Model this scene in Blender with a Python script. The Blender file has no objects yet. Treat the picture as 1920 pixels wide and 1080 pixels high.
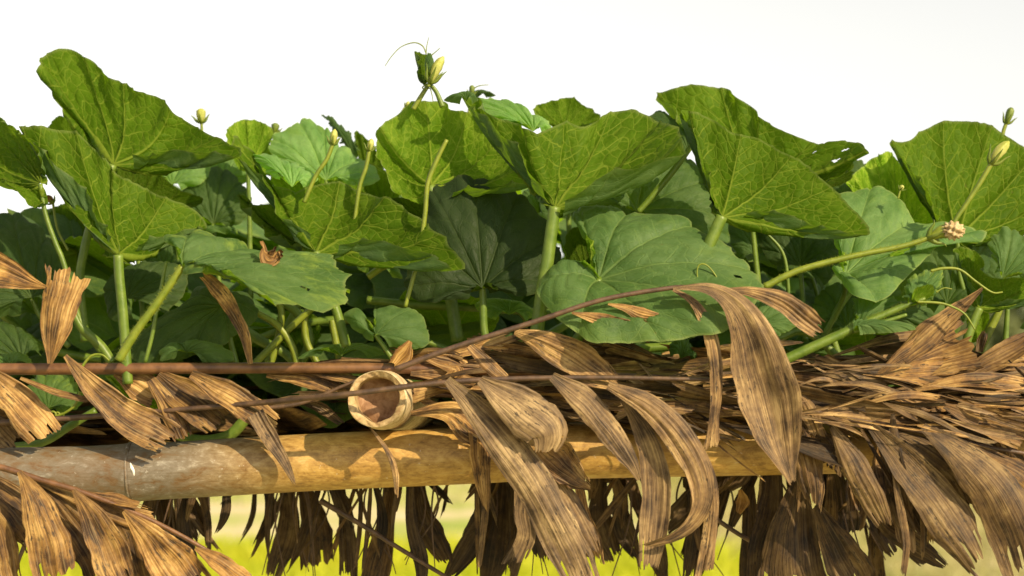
import bpy, math, random
import numpy as np
from mathutils import Vector

rng = random.Random(7)
nrg = np.random.default_rng(11)
scene = bpy.context.scene
COL = scene.collection

# ------------------------------------------------------------------ camera
CAM = np.array([0.0, -2.4, 1.55])
FPX = 3413.0
TILT = math.atan(150.0 / FPX)
cam_d = bpy.data.cameras.new('camera')
cam = bpy.data.objects.new('camera', cam_d)
COL.objects.link(cam)
cam.location = CAM
cam.rotation_euler = (math.pi / 2 + TILT, 0, 0)
cam_d.sensor_width = 36.0
cam_d.lens = 36.0 * FPX / 1920.0
cam_d.clip_start = 0.05
cam_d.clip_end = 5000
cam_d.dof.use_dof = True
cam_d.dof.focus_distance = 2.38
cam_d.dof.aperture_fstop = 4.0
scene.camera = cam

# ------------------------------------------------------------------ light
SUN = Vector((0.54, -0.645, 0.54)).normalized()
world = bpy.data.worlds.new('World')
scene.world = world
world.use_nodes = True
wn, wl = world.node_tree.nodes, world.node_tree.links
bg = wn['Background']
sky = wn.new('ShaderNodeTexSky')
sky.sky_type = 'NISHITA'
sky.sun_disc = False
sky.sun_elevation = math.asin(SUN.z)
sky.sun_rotation = math.atan2(SUN.x, SUN.y)
sky.air_density = 1.0
sky.dust_density = 1.0
hsv = wn.new('ShaderNodeHueSaturation')
hsv.inputs['Saturation'].default_value = 0.05
wl.new(sky.outputs[0], hsv.inputs['Color'])
haze = wn.new('ShaderNodeMix')
haze.data_type = 'RGBA'
haze.blend_type = 'MULTIPLY'
haze.inputs[0].default_value = 1.0
haze.inputs[7].default_value = (1.0, 0.985, 0.93, 1.0)
wl.new(hsv.outputs[0], haze.inputs[6])
wl.new(haze.outputs[2], bg.inputs[0])
bg.inputs[1].default_value = 0.115
sun_d = bpy.data.lights.new('sun', 'SUN')
sun_d.energy = 4.7
sun_d.angle = math.radians(0.53)
sun_d.color = (1.0, 0.80, 0.50)
sun = bpy.data.objects.new('sun', sun_d)
COL.objects.link(sun)
sun.rotation_euler = SUN.to_track_quat('Z', 'Y').to_euler()
scene.view_settings.view_transform = 'Standard'
scene.view_settings.look = 'None'
scene.view_settings.gamma = 1.0
scene.view_settings.exposure = 0.70
scene.view_settings.use_curve_mapping = False
scene.render.engine = 'CYCLES'
scene.cycles.max_bounces = 6
scene.cycles.diffuse_bounces = 4
scene.cycles.transmission_bounces = 4

# ------------------------------------------------------------------ helpers
CT, ST = math.cos(TILT), math.sin(TILT)

def P(px, py, Y=0.0):
    """the point on the vertical plane at depth Y that is drawn at (px, py) of the 1920 x 1080 photograph"""
    x = (px - 960.0) / FPX
    y = (540.0 - py) / FPX
    d = np.array([x, CT - y * ST, ST + y * CT])
    t = (Y - CAM[1]) / d[1]
    return CAM + d * t

WL = {}

def thing(name, label, cat, loc, group=None):
    o = bpy.data.objects.new(name, None)
    o.empty_display_size = 0.02
    COL.objects.link(o)
    o.location = tuple(float(c) for c in loc)
    WL[o] = np.array(loc, float)
    o['label'] = label
    o['category'] = cat
    if group:
        o['group'] = group
    return o

def mk(name, V, F, mat, parent=None, loc=None, uv=None, attrs=None, smooth=True, props=None):
    """link one mesh from world-space vertices V and faces F (quads array or list)"""
    V = np.asarray(V, float)
    if loc is None:
        loc = V.mean(0) if parent is None else V[0]
    loc = np.asarray(loc, float)
    me = bpy.data.meshes.new(name)
    if isinstance(F, np.ndarray):
        n, k = F.shape
        me.vertices.add(len(V))
        me.vertices.foreach_set('co', (V - loc).astype(np.float32).ravel())
        me.loops.add(n * k)
        me.loops.foreach_set('vertex_index', F.astype(np.int32).ravel())
        me.polygons.add(n)
        me.polygons.foreach_set('loop_start', np.arange(0, n * k, k, dtype=np.int32))
        me.polygons.foreach_set('loop_total', np.full(n, k, dtype=np.int32))
        me.update(calc_edges=True)
    else:
        me.from_pydata([tuple(v) for v in (V - loc)], [], F)
        me.update()
    if smooth:
        me.polygons.foreach_set('use_smooth', np.ones(len(me.polygons), dtype=bool))
    if uv is not None:
        li = np.empty(len(me.loops), dtype=np.int32)
        me.loops.foreach_get('vertex_index', li)
        l = me.uv_layers.new(name='UVMap')
        l.data.foreach_set('uv', np.asarray(uv, np.float32)[li].ravel())
    for k, a in (attrs or {}).items():
        a = np.asarray(a, np.float32)
        if a.ndim == 1:
            at = me.attributes.new(k, 'FLOAT', 'POINT')
            at.data.foreach_set('value', a)
        else:
            at = me.attributes.new(k, 'FLOAT_VECTOR', 'POINT')
            at.data.foreach_set('vector', a.ravel())
    me.materials.append(mat)
    o = bpy.data.objects.new(name, me)
    COL.objects.link(o)
    WL[o] = loc
    if parent is not None:
        o.parent = parent
        o.location = tuple(loc - WL[parent])
    else:
        o.location = tuple(loc)
    for k, v in (props or {}).items():
        o[k] = v
    return o

def tag(o, label, cat, group=None):
    o['label'] = label
    o['category'] = cat
    if group:
        o['group'] = group
    return o

def crom(pts, n, closed=False):
    """Catmull-Rom resample of pts (k x d) to n points spread by chord length"""
    p = np.asarray(pts, float)
    k = len(p)
    if k == 2:
        t = np.linspace(0, 1, n)[:, None]
        return p[0] * (1 - t) + p[1] * t
    a = np.vstack([2 * p[0] - p[1], p, 2 * p[-1] - p[-2]])
    seg = np.linalg.norm(np.diff(p, axis=0), axis=1) + 1e-9
    cum = np.concatenate([[0], np.cumsum(seg)])
    s = np.linspace(0, cum[-1], n)
    i = np.clip(np.searchsorted(cum, s, side='right') - 1, 0, k - 2)
    t = ((s - cum[i]) / seg[i])[:, None]
    p0, p1, p2, p3 = a[i], a[i + 1], a[i + 2], a[i + 3]
    return 0.5 * (2 * p1 + (p2 - p0) * t + (2 * p0 - 5 * p1 + 4 * p2 - p3) * t ** 2 + (3 * p1 - p0 - 3 * p2 + p3) * t ** 3)

def grid_faces(a, b):
    """quads of an a x b vertex grid"""
    i, j = np.meshgrid(np.arange(a - 1), np.arange(b - 1), indexing='ij')
    v = (i * b + j).ravel()
    return np.stack([v, v + 1, v + b + 1, v + b], 1)

def norm(v):
    v = np.asarray(v, float)
    return v / (np.linalg.norm(v, axis=-1, keepdims=True) + 1e-12)

def tube_geo(path, radii, nseg=8, n=None, ridges=0.0):
    path = np.asarray(path, float)
    n = n or max(6, 6 * (len(path) - 1))
    c = crom(path, n)
    r = np.interp(np.linspace(0, 1, n), np.linspace(0, 1, len(radii)), radii)
    T = norm(np.gradient(c, axis=0))
    up = np.array([0.13, 0.21, 0.97]) if abs(T[0][2]) < 0.9 else np.array([1.0, 0.1, 0.0])
    A = norm(np.cross(T, up))
    B = np.cross(T, A)
    th = np.linspace(0, 2 * math.pi, nseg, endpoint=False)
    rr = r[:, None] * (1 + ridges * np.cos(th * 5)[None])
    V = c[:, None] + rr[..., None] * (A[:, None] * np.cos(th)[None, :, None] + B[:, None] * np.sin(th)[None, :, None])
    V = V.reshape(-1, 3)
    F = []
    for i in range(n - 1):
        for j in range(nseg):
            k = (j + 1) % nseg
            F.append((i * nseg + j, i * nseg + k, (i + 1) * nseg + k, (i + 1) * nseg + j))
    F.append(tuple(range(nseg))[::-1])
    F.append(tuple((n - 1) * nseg + j for j in range(nseg)))
    return V, F

def tube(name, path, radii, mat, parent=None, nseg=8, n=None, ridges=0.0, props=None):
    V, F = tube_geo(path, radii, nseg, n, ridges)
    return mk(name, V, F, mat, parent, loc=np.asarray(path[0], float), props=props)

PX = 1.35 / 1920        # metres in one photograph pixel on the plane Y = 0

def path3(pts, Y):
    return [P(p[0], p[1], Y + (p[2] if len(p) > 2 else 0.0)) for p in pts]

# ------------------------------------------------------------------ materials
def new_mat(name):
    m = bpy.data.materials.new(name)
    m.use_nodes = True
    nt = m.node_tree
    return m, nt.nodes, nt.links, nt.nodes['Principled BSDF'], nt.nodes['Material Output']

def N(nodes, kind, **kw):
    n = nodes.new(kind)
    for k, v in kw.items():
        if k in n.inputs.keys() and not hasattr(type(n), k):
            n.inputs[k].default_value = v
        else:
            setattr(n, k, v)
    return n

def M(nodes, links, op, a, b=None, c=None, clamp=False):
    n = nodes.new('ShaderNodeMath')
    n.operation = op
    n.use_clamp = clamp
    for i, v in enumerate((a, b, c)):
        if v is None:
            continue
        if isinstance(v, (int, float)):
            n.inputs[i].default_value = v
        else:
            links.new(v, n.inputs[i])
    return n.outputs[0]

def MIX(nodes, links, f, a, b, blend='MIX'):
    n = nodes.new('ShaderNodeMix')
    n.data_type = 'RGBA'
    n.blend_type = blend
    n.clamp_factor = True
    for s, v in ((0, f), (6, a), (7, b)):
        if isinstance(v, (int, float)):
            n.inputs[s].default_value = v
        elif isinstance(v, tuple):
            n.inputs[s].default_value = (*v, 1.0)
        else:
            links.new(v, n.inputs[s])
    return n.outputs[2]

def SM(nodes, links, v, a, b, lo=0.0, hi=1.0):
    n = nodes.new('ShaderNodeMapRange')
    n.interpolation_type = 'SMOOTHSTEP'
    links.new(v, n.inputs[0])
    for i, x in zip((1, 2, 3, 4), (a, b, lo, hi)):
        n.inputs[i].default_value = x
    return n.outputs[0]

def RAMP(nodes, links, fac, stops):
    n = nodes.new('ShaderNodeValToRGB')
    e = n.color_ramp.elements
    while len(e) < len(stops):
        e.new(0.5)
    for q, (p, c) in zip(e, stops):
        q.position = p
        q.color = (*c, 1.0)
    links.new(fac, n.inputs[0])
    return n.outputs[0]

def OA(nodes, name):
    n = nodes.new('ShaderNodeAttribute')
    n.attribute_type = 'OBJECT'
    n.attribute_name = name
    return n.outputs['Fac']

def NOISE(nodes, links, vec, scale, detail=4.0, rough=0.55, dist=0.0):
    n = nodes.new('ShaderNodeTexNoise')
    n.inputs['Scale'].default_value = scale
    n.inputs['Detail'].default_value = detail
    n.inputs['Roughness'].default_value = rough
    n.inputs['Distortion'].default_value = dist
    if vec is not None:
        links.new(vec, n.inputs['Vector'])
    return n.outputs['Fac']

def leaf_material():
    m, nd, lk, bs, out = new_mat('gourd_leaf')
    at = nd.new('ShaderNodeAttribute')
    at.attribute_name = 'vein_pos'
    sep = nd.new('ShaderNodeSeparateXYZ')
    lk.new(at.outputs['Vector'], sep.inputs[0])
    t, l, rho = sep.outputs
    uvn = nd.new('ShaderNodeUVMap')
    off = nd.new('ShaderNodeObjectInfo')
    vm = nd.new('ShaderNodeVectorMath')
    vm.operation = 'MULTIPLY_ADD'
    lk.new(off.outputs['Random'], vm.inputs[0])
    vm.inputs[1].default_value = (37.0, 19.0, 11.0)
    lk.new(uvn.outputs[0], vm.inputs[2])
    uv = vm.outputs[0]
    wob = NOISE(nd, lk, uv, 4.5, 3)
    wob2 = NOISE(nd, lk, uv, 3.0, 2)
    # main veins
    w1 = M(nd, lk, 'MULTIPLY_ADD', rho, -0.0115, 0.0160)
    tn = M(nd, lk, 'DIVIDE', t, w1)
    v1 = SM(nd, lk, tn, 0.5, 1.3, 1.0, 0.0)
    halo = SM(nd, lk, tn, 0.5, 5.0, 1.0, 0.0)
    # secondary veins: chevrons leaving the main ones
    s = M(nd, lk, 'MULTIPLY_ADD', t, -0.95, l)
    tt = M(nd, lk, 'MULTIPLY', t, t)
    s = M(nd, lk, 'MULTIPLY_ADD', tt, 0.9, s)
    s = M(nd, lk, 'MULTIPLY_ADD', wob, 0.07, s)
    s = M(nd, lk, 'DIVIDE', s, 0.185)
    fr = M(nd, lk, 'FRACT', s)
    fr = M(nd, lk, 'ABSOLUTE', M(nd, lk, 'SUBTRACT', fr, 0.5))
    fade = SM(nd, lk, t, 0.05, 0.38, 1.0, 0.35)
    v2 = M(nd, lk, 'MULTIPLY', SM(nd, lk, fr, 0.014, 0.045, 1.0, 0.0), fade)
    v2 = M(nd, lk, 'MULTIPLY', v2, SM(nd, lk, rho, 0.12, 0.2))
    # fine net
    dv = nd.new('ShaderNodeVectorMath')
    dv.operation = 'ADD'
    nz = nd.new('ShaderNodeTexNoise')
    nz.inputs['Scale'].default_value = 6.0
    lk.new(uv, nz.inputs['Vector'])
    sc = nd.new('ShaderNodeVectorMath')
    sc.operation = 'SCALE'
    sc.inputs['Scale'].default_value = 0.07
    lk.new(nz.outputs['Color'], sc.inputs[0])
    lk.new(uv, dv.inputs[0])
    lk.new(sc.outputs[0], dv.inputs[1])
    vo = nd.new('ShaderNodeTexVoronoi')
    vo.feature = 'DISTANCE_TO_EDGE'
    vo.inputs['Scale'].default_value = 11.0
    lk.new(dv.outputs[0], vo.inputs['Vector'])
    v3 = SM(nd, lk, vo.outputs['Distance'], 0.015, 0.06, 1.0, 0.0)
    vo2 = nd.new('ShaderNodeTexVoronoi')
    vo2.feature = 'DISTANCE_TO_EDGE'
    vo2.inputs['Scale'].default_value = 34.0
    lk.new(dv.outputs[0], vo2.inputs['Vector'])
    v4 = SM(nd, lk, vo2.outputs['Distance'], 0.02, 0.12, 1.0, 0.0)
    V = M(nd, lk, 'MAXIMUM', v1, M(nd, lk, 'MULTIPLY', v2, 0.75))
    Vf = M(nd, lk, 'MAXIMUM', V, M(nd, lk, 'MULTIPLY', v3, 0.40))
    geo = nd.new('ShaderNodeNewGeometry')
    back = geo.outputs['Backfacing']
    pos = NOISE(nd, lk, uv, 2.2, 5, 0.6)
    fine = NOISE(nd, lk, uv, 40.0, 3, 0.6)
    var = M(nd, lk, 'MULTIPLY_ADD', fine, 0.25, M(nd, lk, 'MULTIPLY', pos, 0.85))
    up = RAMP(nd, lk, var, [(0.33, (0.032, 0.072, 0.018)), (0.50, (0.055, 0.108, 0.031)), (0.68, (0.092, 0.155, 0.053))])
    upv = MIX(nd, lk, M(nd, lk, 'MULTIPLY', Vf, 0.60), up, (0.12, 0.19, 0.055))
    lo = RAMP(nd, lk, var, [(0.33, (0.028, 0.068, 0.0015)), (0.50, (0.047, 0.102, 0.0030)), (0.68, (0.075, 0.142, 0.007))])
    Vb = M(nd, lk, 'MAXIMUM', Vf, M(nd, lk, 'MULTIPLY', v4, 0.12))
    lov = MIX(nd, lk, M(nd, lk, 'MULTIPLY', Vb, 0.95), lo, (0.20, 0.265, 0.030))
    lov = MIX(nd, lk, M(nd, lk, 'MULTIPLY', halo, 0.25), lov, (0.055, 0.105, 0.006))
    colr = MIX(nd, lk, back, upv, lov)
    # yellowing towards the margin and in blotches, dry brown spots
    yel = OA(nd, 'yellowing')
    blot = SM(nd, lk, M(nd, lk, 'ADD', M(nd, lk, 'MULTIPLY', rho, 0.45), NOISE(nd, lk, uv, 5.0, 5, 0.65)), 0.84, 1.06)
    colr = MIX(nd, lk, M(nd, lk, 'MULTIPLY', blot, yel), colr, (0.26, 0.34, 0.045))
    sp = SM(nd, lk, NOISE(nd, lk, uv, 13.0, 2, 0.5), 0.74, 0.79)
    colr = MIX(nd, lk, M(nd, lk, 'MULTIPLY', sp, 0.5), colr, (0.14, 0.12, 0.04))
    colr = MIX(nd, lk, SM(nd, lk, rho, 0.975, 0.995, 0.0, 0.55), colr, (0.16, 0.20, 0.06))  # pale rim: light caught by the leaf edge, painted into the colour
    hs = nd.new('ShaderNodeHueSaturation')
    lk.new(colr, hs.inputs['Color'])
    lk.new(OA(nd, 'tone'), hs.inputs['Value'])
    lk.new(hs.outputs[0], bs.inputs['Base Color'])
    bs.inputs['Roughness'].default_value = 0.52
    lk.new(M(nd, lk, 'MULTIPLY_ADD', back, -0.14, 0.20), bs.inputs['Specular IOR Level'])
    sgn = M(nd, lk, 'MULTIPLY_ADD', back, 2.0, -1.0)
    hgt = M(nd, lk, 'ADD', M(nd, lk, 'MULTIPLY', Vf, 1.0), M(nd, lk, 'MULTIPLY', v4, 0.12))
    hgt = M(nd, lk, 'SUBTRACT', hgt, M(nd, lk, 'MULTIPLY', SM(nd, lk, vo.outputs['Distance'], 0.0, 0.30), M(nd, lk, 'MULTIPLY', back, 0.8)))
    hgt = M(nd, lk, 'MULTIPLY', hgt, sgn)
    hgt = M(nd, lk, 'MULTIPLY_ADD', fine, 0.35, hgt)
    bp = nd.new('ShaderNodeBump')
    bp.inputs['Strength'].default_value = 0.55
    bp.inputs['Distance'].default_value = 0.0015
    lk.new(hgt, bp.inputs['Height'])
    lk.new(bp.outputs[0], bs.inputs['Normal'])
    tr = nd.new('ShaderNodeBsdfTranslucent')
    tc = MIX(nd, lk, M(nd, lk, 'MULTIPLY', Vf, 0.5), (0.165, 0.30, 0.006), (0.26, 0.36, 0.018))
    h2 = nd.new('ShaderNodeHueSaturation')
    lk.new(tc, h2.inputs['Color'])
    lk.new(OA(nd, 'tone'), h2.inputs['Value'])
    lk.new(h2.outputs[0], tr.inputs['Color'])
    lk.new(bp.outputs[0], tr.inputs['Normal'])
    mx = nd.new('ShaderNodeMixShader')
    mx.inputs[0].default_value = 0.46
    lk.new(bs.outputs[0], mx.inputs[1])
    lk.new(tr.outputs[0], mx.inputs[2])
    lk.new(mx.outputs[0], out.inputs[0])
    return m

def dry_material():
    m, nd, lk, bs, out = new_mat('dried_palm')
    uvn = nd.new('ShaderNodeUVMap')
    off = nd.new('ShaderNodeObjectInfo')
    vm = nd.new('ShaderNodeVectorMath')
    vm.operation = 'MULTIPLY_ADD'
    lk.new(off.outputs['Random'], vm.inputs[0])
    vm.inputs[1].default_value = (3.7, 1.9, 5.1)
    lk.new(uvn.outputs[0], vm.inputs[2])
    mp = nd.new('ShaderNodeMapping')
    mp.inputs['Scale'].default_value = (1.0, 0.05, 1.0)
    lk.new(vm.outputs[0], mp.inputs[0])
    st = NOISE(nd, lk, mp.outputs[0], 420.0, 3, 0.65)
    st2 = NOISE(nd, lk, mp.outputs[0], 120.0, 4, 0.6)
    blot = NOISE(nd, lk, vm.outputs[0], 26.0, 5, 0.62)
    v = M(nd, lk, 'ADD', M(nd, lk, 'MULTIPLY', st2, 0.55), M(nd, lk, 'MULTIPLY', st, 0.45))
    v = M(nd, lk, 'ADD', v, M(nd, lk, 'MULTIPLY_ADD', blot, 1.12, -0.56))
    c = RAMP(nd, lk, v, [(0.33, (0.045, 0.020, 0.006)), (0.44, (0.150, 0.075, 0.022)), (0.54, (0.25, 0.130, 0.031)), (0.68, (0.44, 0.268, 0.082))])
    g = RAMP(nd, lk, v, [(0.31, (0.050, 0.034, 0.021)), (0.43, (0.128, 0.093, 0.058)), (0.56, (0.195, 0.148, 0.092)), (0.72, (0.40, 0.305, 0.180))])
    c = MIX(nd, lk, M(nd, lk, 'MULTIPLY', OA(nd, 'grey'), 0.75), c, g)
    # mould specks that follow the fibres
    mp2 = nd.new('ShaderNodeMapping')
    mp2.inputs['Scale'].default_value = (1.0, 0.3, 1.0)
    lk.new(vm.outputs[0], mp2.inputs[0])
    sp = SM(nd, lk, NOISE(nd, lk, mp2.outputs[0], 260.0, 4, 0.65), 0.53, 0.62)
    spm = SM(nd, lk, NOISE(nd, lk, vm.outputs[0], 22.0, 3), 0.42, 0.60)
    c = MIX(nd, lk, M(nd, lk, 'MULTIPLY', M(nd, lk, 'MULTIPLY', sp, spm), 0.9), c, (0.035, 0.022, 0.014))
    su = nd.new('ShaderNodeSeparateXYZ')
    lk.new(uvn.outputs[0], su.inputs[0])
    rb = M(nd, lk, 'MULTIPLY_ADD', su.outputs[0], 190.0, M(nd, lk, 'MULTIPLY', st2, 3.2))
    rb = M(nd, lk, 'ABSOLUTE', M(nd, lk, 'SUBTRACT', M(nd, lk, 'FRACT', rb), 0.5))
    rl = SM(nd, lk, rb, 0.04, 0.20, 1.0, 0.0)
    rl = M(nd, lk, 'MULTIPLY', rl, SM(nd, lk, blot, 0.38, 0.66, 0.02, 0.45))
    c = MIX(nd, lk, rl, c, (0.050, 0.028, 0.013))
    edge = SM(nd, lk, rb, 0.34, 0.5)
    c = MIX(nd, lk, M(nd, lk, 'MULTIPLY', edge, 0.30), c, (0.46, 0.33, 0.16))
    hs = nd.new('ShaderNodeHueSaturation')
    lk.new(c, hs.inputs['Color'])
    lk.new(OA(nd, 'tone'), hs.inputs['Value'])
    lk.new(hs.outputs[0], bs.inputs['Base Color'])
    bs.inputs['Roughness'].default_value = 0.6
    bs.inputs['Specular IOR Level'].default_value = 0.3
    bp = nd.new('ShaderNodeBump')
    bp.inputs['Strength'].default_value = 0.6
    bp.inputs['Distance'].default_value = 0.002
    lk.new(M(nd, lk, 'SUBTRACT', M(nd, lk, 'ADD', st, st2), rl), bp.inputs['Height'])
    lk.new(bp.outputs[0], bs.inputs['Normal'])
    tr = nd.new('ShaderNodeBsdfTranslucent')
    lk.new(hs.outputs[0], tr.inputs['Color'])
    mx = nd.new('ShaderNodeMixShader')
    mx.inputs[0].default_value = 0.14
    lk.new(bs.outputs[0], mx.inputs[1])
    lk.new(tr.outputs[0], mx.inputs[2])
    lk.new(mx.outputs[0], out.inputs[0])
    return m

def bamboo_material():
    m, nd, lk, bs, out = new_mat('old_bamboo')
    tc = nd.new('ShaderNodeTexCoord')
    o = tc.outputs['Object']
    mp = nd.new('ShaderNodeMapping')
    mp.inputs['Scale'].default_value = (0.06, 1.0, 1.0)
    lk.new(o, mp.inputs[0])
    fib = NOISE(nd, lk, mp.outputs[0], 420.0, 3, 0.6)
    mp2 = nd.new('ShaderNodeMapping')
    mp2.inputs['Scale'].default_value = (0.55, 1.0, 1.0)
    lk.new(o, mp2.inputs[0])
    big = NOISE(nd, lk, mp2.outputs[0], 40.0, 7, 0.72, 1.0)
    med = NOISE(nd, lk, mp2.outputs[0], 150.0, 5, 0.7)
    sx = nd.new('ShaderNodeSeparateXYZ')
    lk.new(o, sx.inputs[0])
    # weathering from grey lichen to honey-coloured skin, with shade and sun partly painted in
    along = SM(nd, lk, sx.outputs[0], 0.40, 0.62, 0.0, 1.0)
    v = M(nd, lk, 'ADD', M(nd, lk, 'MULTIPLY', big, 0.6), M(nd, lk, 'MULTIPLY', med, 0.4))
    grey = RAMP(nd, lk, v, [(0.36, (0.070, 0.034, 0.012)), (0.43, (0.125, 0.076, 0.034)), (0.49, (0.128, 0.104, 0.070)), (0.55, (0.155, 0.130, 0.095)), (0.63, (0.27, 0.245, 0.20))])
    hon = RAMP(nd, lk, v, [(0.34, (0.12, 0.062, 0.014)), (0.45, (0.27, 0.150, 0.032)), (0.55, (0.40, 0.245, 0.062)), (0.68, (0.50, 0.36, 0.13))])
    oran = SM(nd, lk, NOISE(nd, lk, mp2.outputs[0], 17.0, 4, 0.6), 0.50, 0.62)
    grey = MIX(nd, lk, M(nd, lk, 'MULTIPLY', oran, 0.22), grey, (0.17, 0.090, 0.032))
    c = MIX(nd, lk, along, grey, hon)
    c = MIX(nd, lk, M(nd, lk, 'MULTIPLY', SM(nd, lk, fib, 0.5, 0.7), 0.3), c, (0.10, 0.06, 0.025))
    wht = SM(nd, lk, NOISE(nd, lk, o, 120.0, 3, 0.7), 0.66, 0.72)
    c = MIX(nd, lk, M(nd, lk, 'MULTIPLY', wht, 0.35), c, (0.6, 0.58, 0.52))
    lk.new(c, bs.inputs['Base Color'])
    bs.inputs['Roughness'].default_value = 0.5
    bp = nd.new('ShaderNodeBump')
    bp.inputs['Strength'].default_value = 0.35
    bp.inputs['Distance'].default_value = 0.0015
    lk.new(M(nd, lk, 'ADD', fib, med), bp.inputs['Height'])
    lk.new(bp.outputs[0], bs.inputs['Normal'])
    return m

def cut_material(name, a, b, c):
    m, nd, lk, bs, out = new_mat(name)
    tc = nd.new('ShaderNodeTexCoord')
    v = NOISE(nd, lk, tc.outputs['Object'], 90.0, 5, 0.65, 0.5)
    lk.new(RAMP(nd, lk, v, [(0.35, a), (0.5, b), (0.68, c)]), bs.inputs['Base Color'])
    bs.inputs['Roughness'].default_value = 0.75
    bp = nd.new('ShaderNodeBump')
    bp.inputs['Strength'].default_value = 0.5
    bp.inputs['Distance'].default_value = 0.002
    lk.new(v, bp.inputs['Height'])
    lk.new(bp.outputs[0], bs.inputs['Normal'])
    return m

def plant_material(name, a, b, rough=0.5, trans=0.15, scale=60.0, stretch=False):
    m, nd, lk, bs, out = new_mat(name)
    tc = nd.new('ShaderNodeTexCoord')
    v = NOISE(nd, lk, tc.outputs['Object'], scale, 4, 0.6)
    c = MIX(nd, lk, SM(nd, lk, v, 0.3, 0.7), a, b)
    lk.new(c, bs.inputs['Base Color'])
    bs.inputs['Roughness'].default_value = rough
    bs.inputs['Subsurface Weight'].default_value = 0.0
    bp = nd.new('ShaderNodeBump')
    bp.inputs['Strength'].default_value = 0.3
    bp.inputs['Distance'].default_value = 0.001
    lk.new(NOISE(nd, lk, tc.outputs['Object'], 500.0, 2), bp.inputs['Height'])
    lk.new(bp.outputs[0], bs.inputs['Normal'])
    if trans:
        tr = nd.new('ShaderNodeBsdfTranslucent')
        lk.new(c, tr.inputs['Color'])
        mx = nd.new('ShaderNodeMixShader')
        mx.inputs[0].default_value = trans
        lk.new(bs.outputs[0], mx.inputs[1])
        lk.new(tr.outputs[0], mx.inputs[2])
        lk.new(mx.outputs[0], out.inputs[0])
    return m

LEAF = leaf_material()
DRY = dry_material()
BAMBOO = bamboo_material()
CUT = cut_material('cut_bamboo', (0.22, 0.13, 0.055), (0.36, 0.25, 0.115), (0.46, 0.35, 0.19))
PITH = cut_material('bamboo_pith', (0.16, 0.075, 0.03), (0.25, 0.135, 0.065), (0.33, 0.20, 0.11))
STALK = plant_material('green_stalk', (0.080, 0.140, 0.012), (0.140, 0.205, 0.026), 0.45, 0.12)
STALKY = plant_material('yellow_green_stalk', (0.13, 0.18, 0.012), (0.20, 0.24, 0.022), 0.45, 0.15)
PETAL = plant_material('bud_petal', (0.40, 0.44, 0.07), (0.54, 0.54, 0.18), 0.5, 0.35)
SEPAL = plant_material('bud_sepal', (0.10, 0.16, 0.012), (0.17, 0.22, 0.025), 0.5, 0.25)
WITHER = plant_material('withered_petal', (0.33, 0.22, 0.09), (0.55, 0.45, 0.26), 0.7, 0.15, 140)
DEAD = plant_material('dead_scrap', (0.16, 0.065, 0.02), (0.36, 0.17, 0.05), 0.6, 0.2, 90)
TWIG = plant_material('brown_twig', (0.040, 0.021, 0.012), (0.105, 0.058, 0.031), 0.55, 0.0, 70)
RIB = plant_material('reddish_midrib', (0.070, 0.030, 0.012), (0.17, 0.080, 0.032), 0.42, 0.0, 40)
DROP = plant_material('white_dropping', (0.55, 0.53, 0.48), (0.75, 0.74, 0.70), 0.8, 0.0, 200)

# ------------------------------------------------------------------ leaf blades
VEINS = [0.035, 0.14, 0.26, 0.385, 0.5, 0.615, 0.74, 0.86, 0.965]

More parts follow.
